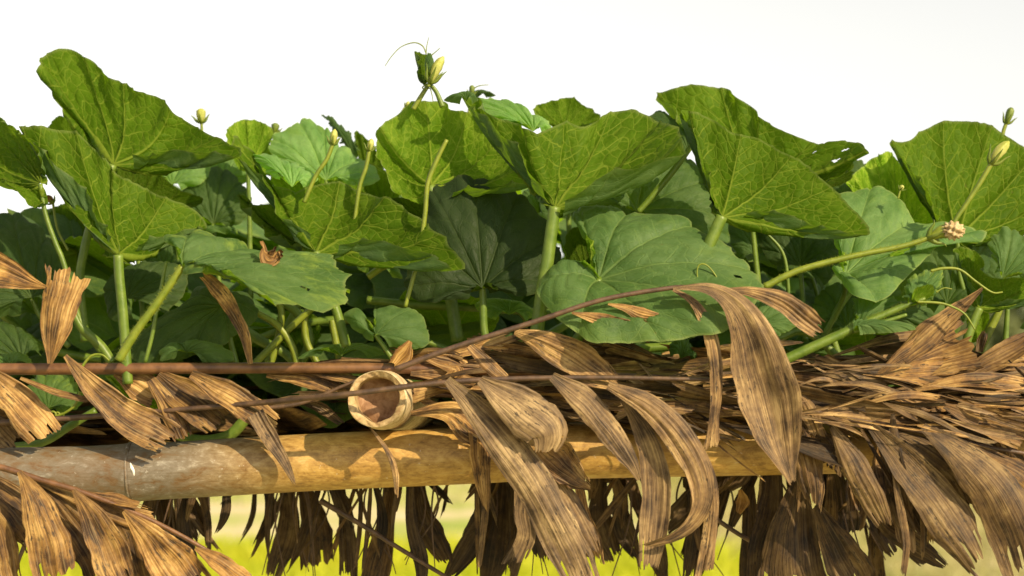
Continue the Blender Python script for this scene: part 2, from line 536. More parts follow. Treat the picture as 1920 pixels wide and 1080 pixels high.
def blade(name, parent, B, O, side, bulge=0.012, ruffle=0.005, sag=0.0, tone=1.0, yel=0.1, nu=150, nr=34, veins=None, loc=None, label=None, teeth=1.0, seed=None, N0=None, holes=()):
    """one leaf: stalk end B, margin O (k x 3, from one side of the notch round the tip to the other); side 'U' shows its underside to the viewer"""
    r = np.random.default_rng(seed if seed is not None else int(abs(B[0] * 9973 + B[2] * 7919) * 100) % 100000)
    B = np.asarray(B, float)
    veins = veins or VEINS
    knots = [0.0] + list(veins) + [1.0]
    us = []
    for a, b in zip(knots[:-1], knots[1:]):
        k = max(2, int(round((b - a) * nu)))
        us.append(np.linspace(a, b, k, endpoint=False))
    us = np.concatenate(us + [[1.0]])
    dense = crom(O, 900)
    Q = np.stack([np.interp(us, np.linspace(0, 1, 900), dense[:, i]) for i in range(3)], 1)
    size = np.linalg.norm(Q - B, axis=1).mean()
    # small teeth where veins end, slightly uneven margin
    ph = us * 38 + 0.6 * np.sin(us * 23 + r.uniform(0, 6)) + r.uniform(0, 1)
    amp = 0.1 + 1.4 * r.random(64) ** 2
    saw = (1 - np.abs((ph % 1.0) * 2 - 1)) ** 3 * amp[np.floor(ph).astype(int) % 64]
    wav = sum(r.normal() * np.sin(us * k * 2 * math.pi + r.uniform(0, 6.28)) for k in (7, 11, 17)) * 0.006
    Q = Q + (Q - B) * ((saw * 0.022 * teeth + wav) * np.clip(np.linalg.norm(Q - B, axis=1) / size, 0, 1))[:, None]
    rho = np.linspace(0.0, 1.0, nr) ** 0.9
    rho[0] = 0.004
    # leaf normal
    d = Q - B
    area = np.cross(d[:-1], d[1:]).sum(0)
    nrm = norm(area)
    if N0 is None:
        look = norm(CAM - B)
        want = look if side == 'T' else -look
        flip = float(nrm @ want) < 0
    else:
        flip = float(nrm @ N0) < 0
    up = -nrm if flip else nrm
    S = B + d[:, None, :] * rho[None, :, None]
    prof = rho * (1 - rho) * 4
    S = S + up * (bulge * prof)[None, :, None]
    S[..., 2] -= (sag * rho ** 2.5)[None, :]
    # vein position in the flat leaf
    phi = (us - 0.5) * 2 * math.radians(165)
    vp = (np.array(veins) - 0.5) * 2 * math.radians(165)
    dp = np.abs(phi[:, None] - vp[None]).min(1)
    T = rho[None] * np.sin(np.minimum(dp, 1.4))[:, None]
    L = rho[None] * np.cos(dp)[:, None]
    R = np.repeat(rho[None], len(us), 0)
    # quilting, ruffled margin
    du = np.gradient(S, axis=0)
    dr = np.gradient(S, axis=1)
    n = norm(np.cross(du, dr))
    if (n * up).sum(-1).mean() < 0:
        n = -n
    q = size / 0.13
    h = -0.0052 * q * np.exp(-(T / 0.035)) * np.clip(R * 6, 0, 1)
    s = (L - 0.95 * T + 0.9 * T * T) / 0.185
    fr = np.abs((s % 1.0) - 0.5)
    h += -0.0024 * q * np.exp(-(fr / 0.12)) * np.clip((R - 0.12) * 8, 0, 1)
    rf = sum(r.normal() * np.sin(us * k * 2 * math.pi + r.uniform(0, 6.28)) for k in (3, 5, 8, 13)) / 2.0
    h += ruffle * min(q, 1.1) * rf[:, None] * (rho ** 3)[None]
    x = R * np.cos(phi)[:, None]
    y = R * np.sin(phi)[:, None]
    h += 0.0022 * q * (np.sin(x * 9 + r.uniform(0, 6)) * np.sin(y * 8 + r.uniform(0, 6)))
    S = S + n * h[..., None]
    a, b = S.shape[:2]
    F = grid_faces(a, b)
    if holes:
        # eaten away by insects: (share round the margin, share outwards, size)
        cu = np.repeat(us[:-1], b - 1)
        cr = np.tile((rho[:-1] + rho[1:]) / 2, a - 1)
        keep = np.ones(len(F), bool)
        for hu, hr, hs in holes:
            ang = np.arctan2(cr - hr, (cu - hu) * 5)
            keep &= np.hypot((cu - hu) * 5, cr - hr) > hs * (1 + .3 * np.sin(ang * 3 + hu * 40))
        F = F[keep]
    # the front of the faces is the leaf's upper side
    v = S.reshape(-1, 3)
    fn = np.cross(v[F[:, 1]] - v[F[:, 0]], v[F[:, 2]] - v[F[:, 0]]).sum(0)
    if float(fn @ up) < 0:
        F = F[:, ::-1].copy()
    o = mk(name, v, F, LEAF, parent, loc=B if loc is None else loc, uv=np.stack([x, y], -1).reshape(-1, 2),
           attrs={'vein_pos': np.stack([T, L, R], -1).reshape(-1, 3)}, props={'tone': float(tone), 'yellowing': float(yel)})
    if label:
        o['label'] = label
    return o

def leaf(vine, base, Y, pts, side, grad=(0.0, 0.25), stalk=None, r=(4.2, 6.0), stalk_mat=None, **kw):
    """a leaf drawn by its outline on the photograph, each margin point with its own depth"""
    bx, by = base
    O = []
    for p in pts:
        dy = grad[0] * (p[0] - bx) / 1000.0 + grad[1] * (by - p[1]) / 1000.0 + (p[2] if len(p) > 2 else 0.0)
        O.append(P(p[0], p[1], Y + dy))
    B = P(bx, by, Y)
    o = blade('leaf', vine, B, O, side, **kw)
    if stalk:
        pa = [B] + path3(stalk, Y)
        tube('leaf_stalk', pa, [r[0] * PX, r[1] * PX], stalk_mat or STALK, o, nseg=10, n=8 * len(pa), ridges=0.06)
    return o

def wild_leaf(vine, B, size, up, tip, tone=1.0, yel=0.1, stalk_to=None, lobes=0.12, nu=96, nr=20, cup=0.1, droop=0.12):
    """a leaf built from its own proportions: stalk end B, upper side towards up, tip towards tip"""
    up = norm(up)
    tip = norm(np.asarray(tip) - up * float(np.dot(tip, up)))
    sd = np.cross(up, tip)
    O = []
    for p in np.linspace(-math.pi * 0.96, math.pi * 0.96, 44):
        R = 1 + lobes * math.cos(5 * p) * (0.6 + 0.4 * math.cos(p)) - 0.12 * math.cos(p) + rng.uniform(-.03, .03)
        R *= 0.62 + 0.38 * min(1, (math.pi - abs(p)) / 0.55)
        w = R * size
        z = cup * size * R * R - droop * size * max(0, math.cos(p)) ** 2 * R + size * 0.10 * math.sin(3 * p + size * 90)
        O.append(B + tip * (w * math.cos(p) + 0.15 * size) + sd * (w * math.sin(p)) + up * z)
    o = blade('leaf', vine, B, O, 'T', N0=up, bulge=size * 0.05, ruffle=size * 0.035, tone=tone, yel=yel, nu=nu, nr=nr)
    if stalk_to is not None:
        mid = (B + np.asarray(stalk_to)) / 2 + np.array([rng.uniform(-.02, .02), 0.01, 0.01])
        tube('leaf_stalk', [B, mid, stalk_to], [0.003, 0.0042], STALK, o, nseg=7, n=10)
    return o

# ------------------------------------------------------------------ dried leaflets
def leaflet(parent, path, widths, Y=0.0, roll=0.0, jag=0.16, split=0, fold=0.0, pleat=0.0008, tone=1.0, grey=0.0, nc=21, nl=26, seed=None, world=False, name='leaflet', curl=0.0, label=None, kind=None):
    """a dried wedge of palm leaf: path (px, py, dy) along its middle, widths in photograph pixels, roll turns it edge-on (radians, may be a list)"""
    r = np.random.default_rng(rng.randrange(10 ** 6) if seed is None else seed)
    C = np.array(path, float) if world else np.array(path3(path, Y))
    C = crom(C, nl)
    tt = np.linspace(0, 1, nl)
    wk = np.array(widths, float) * (1.0 if world else PX)
    w = np.interp(tt, np.linspace(0, 1, len(wk)), wk)
    w = np.convolve(np.pad(w, 2, mode='edge'), [.1, .2, .4, .2, .1], mode='valid')
    T = norm(np.gradient(C, axis=0))
    V = norm(CAM - C)
    S0 = norm(np.cross(T, V))
    N0 = np.cross(S0, T)
    rl = np.interp(tt, np.linspace(0, 1, len(np.atleast_1d(roll))), np.atleast_1d(roll))
    rl = rl + 0.12 * np.sin(tt * r.uniform(2, 6) + r.uniform(0, 6))
    S = S0 * np.cos(rl)[:, None] + N0 * np.sin(rl)[:, None]
    NN = np.cross(S, T)
    length = np.linalg.norm(np.diff(C, axis=0), axis=1).sum()
    s = np.linspace(-1, 1, nc)
    # ragged end: each rib of the leaflet stops where it broke
    big = np.interp(np.linspace(0, 1, nc), np.linspace(0, 1, 5), r.uniform(0, 1, 5))
    slope = r.uniform(-.5, .5) * np.linspace(-1, 1, nc)
    steps = np.clip(0.5 * big + 0.3 + slope, 0, 1.2) * 0.8 + 0.25 * r.uniform(0, 1, nc) ** 2
    tm = 1 - jag * steps
    grp = np.zeros(nc)
    if split:
        cuts = np.sort(r.choice(np.arange(2, nc - 2), size=min(split, nc - 5), replace=False))
        grp = np.searchsorted(cuts, np.arange(nc), side='right').astype(float)
        grp = grp - grp.mean()
    verts = np.zeros((nl, nc, 3))
    uv = np.zeros((nl, nc, 2))
    fine = np.array([0, .6, 0.1, -.6])[np.arange(nc) % 4] + r.normal(0, .6, nc)
    wob = r.uniform(-1, 1, 4)
    for j in range(nc):
        t = tt * tm[j]
        k = [np.interp(t, tt, C[:, i]) for i in range(3)]
        c = np.stack(k, 1)
        ss = np.stack([np.interp(t, tt, S[:, i]) for i in range(3)], 1)
        nn = np.stack([np.interp(t, tt, NN[:, i]) for i in range(3)], 1)
        ww = np.interp(t, tt, w) / 2
        g = np.clip((t - 0.7) / 0.3, 0, 1) ** 1.5
        lat = s[j] * ww + grp[j] * g * ww * 0.07
        lat = lat + ww * 0.03 * np.sin(t * 7 + wob[0] * 6) + ww * 0.015 * np.sin(t * 19 + wob[1] * 6)
        if j in (0, 1, nc - 2, nc - 1):
            tear = np.interp(t, np.linspace(0, 1, 15), r.uniform(0, 1, 15) ** 3)
            lat = lat * (1 - (0.20 if j in (0, nc - 1) else 0.10) * tear * np.clip(t * 2, 0, 1))
        z = fold * ww * (abs(s[j]) - 0.4) + pleat * fine[j] * np.clip(ww / 0.012, 0, 1.3) + grp[j] * g * ww * 0.25
        z = z + ww * 0.20 * np.sin(s[j] * 2.2 + wob[2] * 6 + t * 4) + curl * ww * s[j] * s[j] * t
        verts[:, j] = c + ss * lat[:, None] + nn * z[:, None]
        uv[:, j, 0] = s[j] * ww.max()
        uv[:, j, 1] = t * length
    F = grid_faces(nl, nc)
    if split:
        # the torn slits are open towards the end
        jj = F[:, 0] % nc
        ii = F[:, 0] // nc
        slit = (grp[np.minimum(jj + 1, nc - 1)] != grp[jj]) & (ii > nl * 0.84)
        F = F[~slit]
    o = mk(name, verts.reshape(-1, 3), F, DRY, parent, loc=C[0], uv=uv.reshape(-1, 2), props={'tone': float(tone), 'grey': float(grey)})
    if label:
        o['label'] = label
    return o

def jit(a):
    return rng.uniform(-a, a)
# ------------------------------------------------------------------ ground and distance
def ground_material():
    m, nd, lk, bs, out = new_mat('field_ground')
    tc = nd.new('ShaderNodeTexCoord')
    o = tc.outputs['Object']
    a = NOISE(nd, lk, o, 0.55, 5, 0.6)
    b = NOISE(nd, lk, o, 3.0, 5, 0.65)
    v = M(nd, lk, 'ADD', M(nd, lk, 'MULTIPLY', a, 0.65), M(nd, lk, 'MULTIPLY', b, 0.35))
    c = RAMP(nd, lk, v, [(0.36, (0.24, 0.32, 0.05)), (0.45, (0.38, 0.40, 0.12)), (0.52, (0.52, 0.45, 0.25)), (0.64, (0.58, 0.50, 0.32))])
    lk.new(c, bs.inputs['Base Color'])
    bs.inputs['Roughness'].default_value = 0.9
    bs.inputs['Specular IOR Level'].default_value = 0.1
    return m

gv = np.array([[-1500, -60, 0], [1500, -60, 0], [1500, 3000, 0], [-1500, 3000, 0]], float)
g = mk('ground', gv, np.array([[0, 1, 2, 3]]), ground_material(), None, loc=(0, 0, 0), smooth=False)
g['kind'] = 'structure'

def blades_of_grass(name, x0, x1, y0, y1, n, h, mat):
    x = nrg.uniform(x0, x1, n)
    y = nrg.uniform(y0, y1, n)
    a = nrg.uniform(0, math.pi, n)
    hh = h * nrg.uniform(0.5, 1.2, n)
    w = hh * 0.09
    lx, ly = nrg.normal(0, .6, n) * hh, nrg.normal(0, .6, n) * hh
    z0 = np.zeros(n)
    v = np.stack([np.stack([x - w * np.cos(a), y - w * np.sin(a), z0], 1), np.stack([x + w * np.cos(a), y + w * np.sin(a), z0], 1), np.stack([x + lx, y + ly, hh], 1)], 1).reshape(-1, 3)
    o = mk(name, v, np.arange(3 * n).reshape(-1, 3), mat, None, loc=(0, 0, 0), smooth=False)
    o['kind'] = 'stuff'
    return o

RICE = plant_material('young_rice', (0.46, 0.52, 0.012), (0.60, 0.60, 0.03), 0.6, 0.45, 0.9)
DRYG = plant_material('dry_grass', (0.30, 0.28, 0.09), (0.42, 0.37, 0.17), 0.7, 0.3, 0.7)
MEADOW = plant_material('meadow_grass', (0.30, 0.36, 0.06), (0.46, 0.43, 0.16), 0.7, 0.3, 0.7)
tag(blades_of_grass('young_rice', -8, 1.6, 7.0, 12.2, 48000, 0.24, RICE), 'bright yellow green crop growing in the field below the shelter', 'crop')
tag(blades_of_grass('dry_grass', 1.3, 8, 6.5, 24, 16000, 0.16, DRYG), 'dry straw coloured grass beside the bright green crop', 'grass')
tag(blades_of_grass('meadow_grass', -10, 12, 18, 34, 16000, 0.14, MEADOW), 'pale green grass growing in the field beyond the crop', 'grass')

BUSH = plant_material('far_foliage', (0.06, 0.085, 0.022), (0.13, 0.15, 0.045), 0.7, 0.2, 1.5)
BARK = plant_material('far_bark', (0.10, 0.07, 0.045), (0.17, 0.125, 0.085), 0.8, 0.0, 8)
def shrub(x, y, h, label):
    t = thing('shrub', label, 'shrub', (x, y, 0), 'shrubs at the far side of the field')
    n = 3200
    d = norm(nrg.normal(size=(n, 3)))
    k = nrg.integers(0, 14, n)
    cc = np.stack([nrg.normal(0, .42, 14), nrg.normal(0, .42, 14), nrg.uniform(.38, .82, 14)], 1) * h
    c = cc[k] + d * (h * nrg.uniform(.08, .20, n))[:, None] + np.array([x, y, 0])
    e = norm(nrg.normal(size=(n, 3)))
    f = norm(np.cross(e, d))
    s = h * 0.035 * nrg.uniform(.6, 1.4, n)[:, None]
    v = np.stack([c - e * s, c + f * s * .6, c + e * s, c - f * s * .6], 1).reshape(-1, 3)
    mk('crown', v, np.arange(4 * n).reshape(-1, 4), BUSH, t, loc=(x, y, h * .5), smooth=False)
    for q in range(3):
        tube('trunk', [(x, y, 0), (x + jit(.1) * h, y + jit(.1) * h, h * .3), (x + jit(.3) * h, y + jit(.3) * h, h * .62)], [h * .03, h * .012], BARK, t, nseg=6)
shrub(10.6, 38.0, 3.5, 'blurred olive shrub seen through a gap beneath the small round leaf')
shrub(13.2, 43.0, 3.9, 'taller hazy shrub behind the olive shrub beyond the field')

# ------------------------------------------------------------------ bamboo frame
def culm(name, parent, pts, radii, node_at, mat, nseg=40, n=160):
    c = crom(pts, n)
    r = np.interp(np.linspace(0, 1, n), np.linspace(0, 1, len(radii)), radii)
    for u in node_at:
        d = (np.linspace(0, 1, n) - u)
        r = r * (1 + 0.055 * np.exp(-(d / 0.004) ** 2) + 0.03 * np.exp(-(d / 0.022) ** 2))
    T = norm(np.gradient(c, axis=0))
    A = norm(np.cross(T, np.array([0, 0.02, 1.0])))
    B = np.cross(T, A)
    th = np.linspace(0, 2 * math.pi, nseg, endpoint=False)
    lump = 1 + 0.012 * np.sin(th * 2 + 1)[None] + 0.006 * np.sin(th * 5)[None] * np.sin(np.linspace(0, 20, n))[:, None]
    V = c[:, None] + (r[:, None] * lump)[..., None] * (A[:, None] * np.cos(th)[None, :, None] + B[:, None] * np.sin(th)[None, :, None])
    i, j = np.meshgrid(np.arange(n - 1), np.arange(nseg), indexing='ij')
    k = (j + 1) % nseg
    F = np.stack([i * nseg + j, i * nseg + k, (i + 1) * nseg + k, (i + 1) * nseg + j], -1).reshape(-1, 4)
    return mk(name, V.reshape(-1, 3), F, mat, parent, loc=c[0])

def ring(name, parent, c, axis, r, w, mat):
    axis = norm(axis)
    A = norm(np.cross(axis, (0, 0.02, 1.0)))
    B = np.cross(axis, A)
    V, F = [], []
    prof = [(-w, 0.985), (-w * .5, 1.03), (0, 1.045), (w * .4, 1.015), (w, 0.985)]
    n = 48
    for x, k in prof:
        for q in range(n):
            a = 2 * math.pi * q / n
            V.append(c + axis * x + (A * math.cos(a) + B * math.sin(a)) * r * k * (1 + .004 * math.sin(q * 2.3)))
    for i in range(len(prof) - 1):
        for q in range(n):
            F.append((i * n + q, i * n + (q + 1) % n, (i + 1) * n + (q + 1) % n, (i + 1) * n + q))
    return mk(name, V, F, mat, parent, loc=c)

pole = thing('bamboo_pole', 'thick grey and honey coloured bamboo pole lying along the thatch edge', 'bamboo pole', P(960, 850, 0))
pp = path3([(-260, 897), (0, 891), (248, 886), (600, 866), (860, 855), (1100, 845), (1480, 839), (2200, 826)], 0.0)
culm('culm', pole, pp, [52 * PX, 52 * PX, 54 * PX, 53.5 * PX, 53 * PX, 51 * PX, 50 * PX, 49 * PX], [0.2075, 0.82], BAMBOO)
c0 = P(247, 886.5, 0)
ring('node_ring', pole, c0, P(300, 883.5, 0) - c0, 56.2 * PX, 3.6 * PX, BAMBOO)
ring('sheath_scar', pole, c0 + norm(P(300, 883.5, 0) - c0) * 4.4 * PX, P(300, 883.5, 0) - c0, 55.6 * PX, 1.5 * PX, TWIG)
mk('dropping', *tube_geo([P(244, 868, -.0375), P(247, 877, -.0385), P(250, 884, -.0388), P(252, 896, -.0375)], [1 * PX, 3.4 * PX, 2.4 * PX, .6 * PX], 8), DROP, pole, loc=P(247, 877, -.038))

def stub():
    t = thing('bamboo_rafter', 'sawn hollow end of a bamboo rafter resting on the long pole', 'bamboo rafter', P(706, 748, -.1))
    c = P(706, 748, -0.105)
    ax = norm(np.array([0.06, 1.0, -0.05]))
    A = norm(np.cross(ax, (0, 0, 1.0)))
    B = np.cross(A, ax)
    n = 64
    th = np.linspace(0, 2 * math.pi, n, endpoint=False)
    R = 54.5 * PX * 0.957
    Ri = 42.5 * PX * 0.957
    wob = 1 + 0.02 * np.sin(th * 2 + .6) + 0.012 * np.sin(th * 5 + 2)
    wobi = 1 + 0.03 * np.sin(th * 3 + .2) + 0.03 * np.sin(th * 7 + 1) * (th > 3.6)
    V, F = [], []
    # outer skin, from the cut edge back under the thatch
    xs = [0.0, 0.004, 0.02, 0.05, 0.10, 0.4, 1.2, 2.3]
    for x in xs:
        k = 1.0 if x > 0.003 else 0.965
        k *= 1 + 0.05 * math.exp(-((x - .05) / .008) ** 2)
        for q in range(n):
            lip = 0.004 * math.sin(th[q] * 3 + 1) * (x < 0.003)
            V.append(c + ax * (x + lip) + (A * math.cos(th[q]) + B * math.sin(th[q])) * R * k * wob[q])
    for i in range(len(xs) - 1):
        for q in range(n):
            F.append((i * n + q, i * n + (q + 1) % n, (i + 1) * n + (q + 1) % n, (i + 1) * n + q))
    mk('culm', V, F, BAMBOO_PALE, t, loc=c)
    # cut wall
    V, F = [], []
    for k in range(5):
        f = k / 4
        for q in range(n):
            rr = (R * 0.965 * wob[q]) * (1 - f) + Ri * wobi[q] * f
            lip = 0.004 * math.sin(th[q] * 3 + 1) * (1 - f) + 0.0012 * math.sin(q * 1.7 + k) + 0.003 * f
            V.append(c + ax * lip + (A * math.cos(th[q]) + B * math.sin(th[q])) * rr)
    for x in (0.014, 0.044):
        for q in range(n):
            V.append(c + ax * x + (A * math.cos(th[q]) + B * math.sin(th[q])) * Ri * wobi[q] * 0.985)
    for i in range(6):
        for q in range(n):
            F.append((i * n + q, (i + 1) * n + q, (i + 1) * n + (q + 1) % n, i * n + (q + 1) % n))
    mk('cut_rim', V, F, CUT, t, loc=c)
    V, F = [c + ax * 0.036], []
    for k, f in enumerate((0.3, 0.62, 0.8, 1.0)):
        for q in range(n):
            x = 0.036 + 0.004 * math.sin(f * 5 + th[q] * 2) * f
            V.append(c + ax * x + (A * math.cos(th[q]) + B * math.sin(th[q])) * Ri * f * wobi[q])
    for q in range(n):
        F.append((0, 1 + (q + 1) % n, 1 + q))
    for i in range(3):
        for q in range(n):
            F.append((1 + i * n + q, 1 + i * n + (q + 1) % n, 1 + (i + 1) * n + (q + 1) % n, 1 + (i + 1) * n + q))
    mk('diaphragm', V, F, PITH, t, loc=c)
BAMBOO_PALE = cut_material('pale_bamboo_skin', (0.30, 0.20, 0.09), (0.47, 0.36, 0.20), (0.60, 0.50, 0.32))
stub()

# ------------------------------------------------------------------ bed of thatch on the roof
roof = thing('thatched_roof', 'flat roof of dried palm thatch carrying the gourd vines', 'thatched roof', (0, 1.2, 1.48))
roof['kind'] = 'thing'
def thatch_bed():
    n = 5200
    x = nrg.uniform(-1.5, 1.5, n)
    y = nrg.uniform(0.20, 2.7, n)
    z = 1.528 - nrg.uniform(0, 1, n) * 0.10 - 0.02 * (y < .3) + 0.016 * (y > .45)
    a = nrg.normal(0, .5, n)
    L = nrg.uniform(.12, .30, n)
    w = nrg.uniform(.015, .034, n)
    d = np.stack([np.cos(a), np.sin(a), nrg.normal(0, .07, n)], 1)
    s = np.stack([-np.sin(a), np.cos(a), nrg.normal(0, .3, n)], 1)
    c = np.stack([x, y, z], 1)
    rows = []
    for k, (t, ww) in enumerate(((0, .25), (.35, 1), (.7, 1.1), (1, .35))):
        m = c + d * (L * (t - .5))[:, None] + np.array([0, 0, -.012]) * (t - .4) ** 2
        rows += [m - s * (w * ww)[:, None], m + s * (w * ww)[:, None]]
    V = np.stack(rows, 1).reshape(-1, 3)
    q = np.array([[0, 1, 3, 2], [2, 3, 5, 4], [4, 5, 7, 6]])
    F = (np.arange(n)[:, None, None] * 8 + q[None]).reshape(-1, 4)
    uv = np.stack([np.tile([-1., 1.], 4 * n) * np.repeat(w, 8) + np.repeat(nrg.uniform(0, 3, n), 8), np.tile(np.repeat([0, .35, .7, 1.], 2), n) * np.repeat(L, 8)], 1)
    o = mk('thatch_bed', V, F, DRY, roof, loc=(0, 1.2, 1.48), uv=uv, props={'tone': 0.6, 'grey': 0.25})
    o['kind'] = 'stuff'
thatch_bed()
for yy in (0.55, 1.15, 1.8, 2.5):
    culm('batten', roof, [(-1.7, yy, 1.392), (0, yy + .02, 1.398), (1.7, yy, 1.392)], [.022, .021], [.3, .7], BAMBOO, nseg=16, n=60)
# ------------------------------------------------------------------ dried palm fronds
def frond(label, base, group=None):
    return thing('palm_frond', label, 'palm frond', base, group)

def rib(t, pts, rad, Y, mat=None, name='midrib', nseg=10):
    return tube(name, path3(pts, Y), [q * PX for q in rad], mat or RIB, t, nseg=nseg, n=10 * len(pts))

# the long frond whose straight midrib runs along the edge of the roof
f1 = frond('long dried frond with a straight reddish midrib above the bamboo pole', P(300, 690, -.02))
rib(f1, [(-120, 690), (0, 692), (300, 691), (650, 690), (1000, 697), (1380, 709), (1560, 712)], [11.5, 11, 10.5, 10, 9, 8, 6], -.02)
leaflet(f1, [(93, 682), (103, 620), (116, 560), (134, 486)], [7, 60, 72, 92], -.05, jag=.22, split=2, tone=.95, grey=.15, label='upright wedge shaped leaflet')
leaflet(f1, [(470, 682), (457, 625), (425, 565), (398, 532), (372, 510)], [9, 22, 30, 36, 12], -.05, roll=.4, jag=.1, tone=1.1, grey=.25, label='narrow leaflet standing up and bending over')
leaflet(f1, [(770, 640), (758, 662), (735, 692)], [10, 44, 26], -.035, roll=.4, jag=.2, tone=1.0)
for p, w, y, tn, gr, ro, sp in [
    ([(-30, 695), (5, 725), (50, 775), (105, 835)], [20, 62, 78, 62], -.04, 1.0, .15, .15, 2),
    ([(122, 667), (150, 700), (190, 740), (245, 785), (345, 838)], [6, 40, 62, 76, 50], -.055, 1.05, .3, .1, 3),
    ([(282, 712), (318, 765), (352, 836)], [18, 42, 36], -.03, .75, .05, .2, 1),
    ([(296, 703), (335, 735), (378, 765), (425, 803)], [22, 68, 80, 62], -.025, .62, 0, .15, 2),
    ([(358, 701), (400, 725), (450, 752), (538, 812)], [14, 50, 58, 30], -.05, .95, .15, .15, 1),
    ([(478, 775), (505, 820), (535, 870), (559, 922)], [32, 34, 18, 2], -.06, .8, .8, .2, 0),
    ([(38, 709), (105, 735), (185, 754)], [6, 22, 10], -.045, .72, .1, .6, 0),
    ([(215, 700), (260, 722), (300, 742)], [10, 60, 60], -.01, 1.25, .2, .3, 2),
    ([(500, 702), (580, 712), (650, 735)], [12, 34, 36], -.01, .95, .1, .5, 1),
    ([(550, 690), (640, 706), (690, 722)], [8, 30, 20], -.012, .8, .2, .6, 1),
    ([(560, 752), (600, 765), (648, 800)], [8, 24, 10], .02, .7, .6, .2, 1),
    ([(-60, 770), (-10, 800), (35, 845)], [20, 50, 40], .0, .65, .5, .2, 1),
    ([(770, 700), (830, 705), (905, 722)], [8, 34, 22], -.03, 1.1, .2, .5, 1),
    ([(640, 672), (720, 680), (800, 690)], [6, 18, 8], .0, 1.0, .3, .5, 0),
    ([(800, 668), (860, 690), (845, 720)], [16, 40, 38], -.03, 1.1, .1, .4, 1),
    ([(820, 682), (950, 690), (1060, 702)], [8, 26, 10], .02, 1.1, .2, .6, 1),
    ([(1000, 690), (1080, 680), (1170, 690)], [8, 24, 14], .02, 1.1, .1, .6, 1)]:
    leaflet(f1, p, w, y, roll=ro, jag=.2, split=sp, tone=tn, grey=gr)

# the thin dark stalk crossing in front of the rafter end, with the big drooping leaflets
f2 = frond('drooping greyish leaflets hanging over the middle of the bamboo pole from a thin stalk', P(860, 716, -.13))
rib(f2, [(-60, 797, .115), (100, 786, .11), (250, 775, .105), (480, 756, .07), (600, 744, .015), (660, 738), (860, 715), (1100, 708), (1350, 712)], [5.5, 5.5, 5, 5, 5, 5, 4.5, 3.5], -.13, TWIG, 'stalk')
rib(f2, [(445, 770), (560, 757), (640, 725), (700, 700)], [4, 4, 3.5, 3], -.03, TWIG, 'stalk')
for p, w, y, tn, gr, ro, sp, jg in [
    ([(838, 712), (890, 765), (950, 835), (1000, 905), (1050, 1000), (1105, 1120)], [14, 66, 84, 80, 92, 70], -.15, .80, .85, [.2, .1, .0, .3], 2, .1),
    ([(900, 712), (945, 745), (1000, 782), (1030, 815), (1018, 858)], [18, 72, 104, 104, 30], -.165, .82, .85, [.1, .2, .5], 1, .12),
    ([(1010, 835), (1050, 870), (1080, 895), (1112, 918)], [70, 92, 62, 6], -.10, 1.0, .2, .1, 2, .12),
    ([(1035, 705), (1095, 750), (1140, 805), (1180, 860), (1202, 905)], [16, 62, 62, 46, 6], -.16, .82, .75, [.1, .4], 0, .05),
    ([(1168, 748), (1205, 810), (1228, 880), (1228, 960), (1212, 1090)], [10, 46, 64, 62, 34], -.15, .78, .75, [.1, .3], 1, .15),
    ([(1140, 722), (1215, 760), (1275, 820), (1312, 890), (1316, 950), (1275, 1000), (1188, 1030)], [14, 52, 66, 62, 46, 28, 22], -.17, .88, .6, [0, .2, .5, .9, 1.1], 1, .1),
    ([(1285, 800), (1325, 880), (1335, 960), (1318, 1090)], [20, 44, 30, 40], -.14, .85, .55, [.3, .6], 1, .1),
    ([(985, 900), (980, 960), (985, 1010), (955, 1072)], [46, 40, 44, 50], -.07, .7, .9, .3, 1, .25),
    ([(1040, 900), (1075, 960), (1100, 1010), (1120, 1050)], [30, 60, 60, 30], -.10, .8, .7, .2, 2, .2),
    ([(1085, 905), (1095, 960), (1115, 1010), (1130, 1070)], [20, 26, 34, 20], -.06, 1.1, .1, .4, 1, .2),
    ([(905, 850), (912, 930), (906, 1000), (898, 1075)], [10, 26, 22, 8], -.07, .6, .5, .6, 0, .1),
    ([(770, 775), (840, 770), (890, 800), (925, 828)], [12, 48, 82, 62], -.08, 1.1, .1, [.5, .2], 2, .2),
    ([(905, 800), (902, 850), (905, 900), (913, 965)], [64, 52, 34, 5], -.075, 1.0, .15, .2, 1, .1),
    ([(690, 797), (722, 838), (740, 880), (744, 938)], [3, 10, 16, 6], -.09, .95, .5, .2, 0, .1)]:
    leaflet(f2, p, [q * .86 for q in w], y, roll=ro, jag=jg, split=sp, tone=tn, grey=gr)

# the arching twig with the tall curled leaflet
f3 = frond('arching brown twig ending in a tall curled striped leaflet before the large gourd leaf', P(745, 690, -.15))
rib(f3, [(742, 692), (850, 652), (1000, 604), (1130, 562), (1250, 541), (1300, 539), (1345, 546)], [5.2, 5, 4.8, 4.6, 4.4, 4.2, 3.6], -.15, TWIG, 'stalk')
leaflet(f3, [(1262, 540), (1330, 541), (1380, 575), (1412, 640), (1430, 710), (1455, 800), (1488, 915)], [8, 30, 66, 104, 112, 74, 6], -.17, roll=[1.1, .7, .25, .05, .1, .5], jag=.04, tone=.88, grey=.7, nl=40, nc=18, pleat=.001, fold=.15, label='broad curled leaflet with pale stripes')
leaflet(f3, [(1262, 543), (1305, 572), (1336, 640), (1344, 720), (1338, 800), (1332, 862)], [8, 26, 32, 26, 20, 38], -.155, roll=[.6, .4, .5, .8, .5], jag=.15, tone=.95, grey=.55)
leaflet(f3, [(1335, 543), (1410, 547), (1470, 568), (1520, 605), (1555, 632)], [5, 16, 34, 46, 34], -.16, roll=[.4, .2], jag=.2, tone=.95, grey=.45)
leaflet(f3, [(1072, 586), (1120, 598), (1170, 612), (1225, 638)], [3, 24, 30, 16], -.15, roll=.2, jag=.2, tone=1.05, grey=.2)
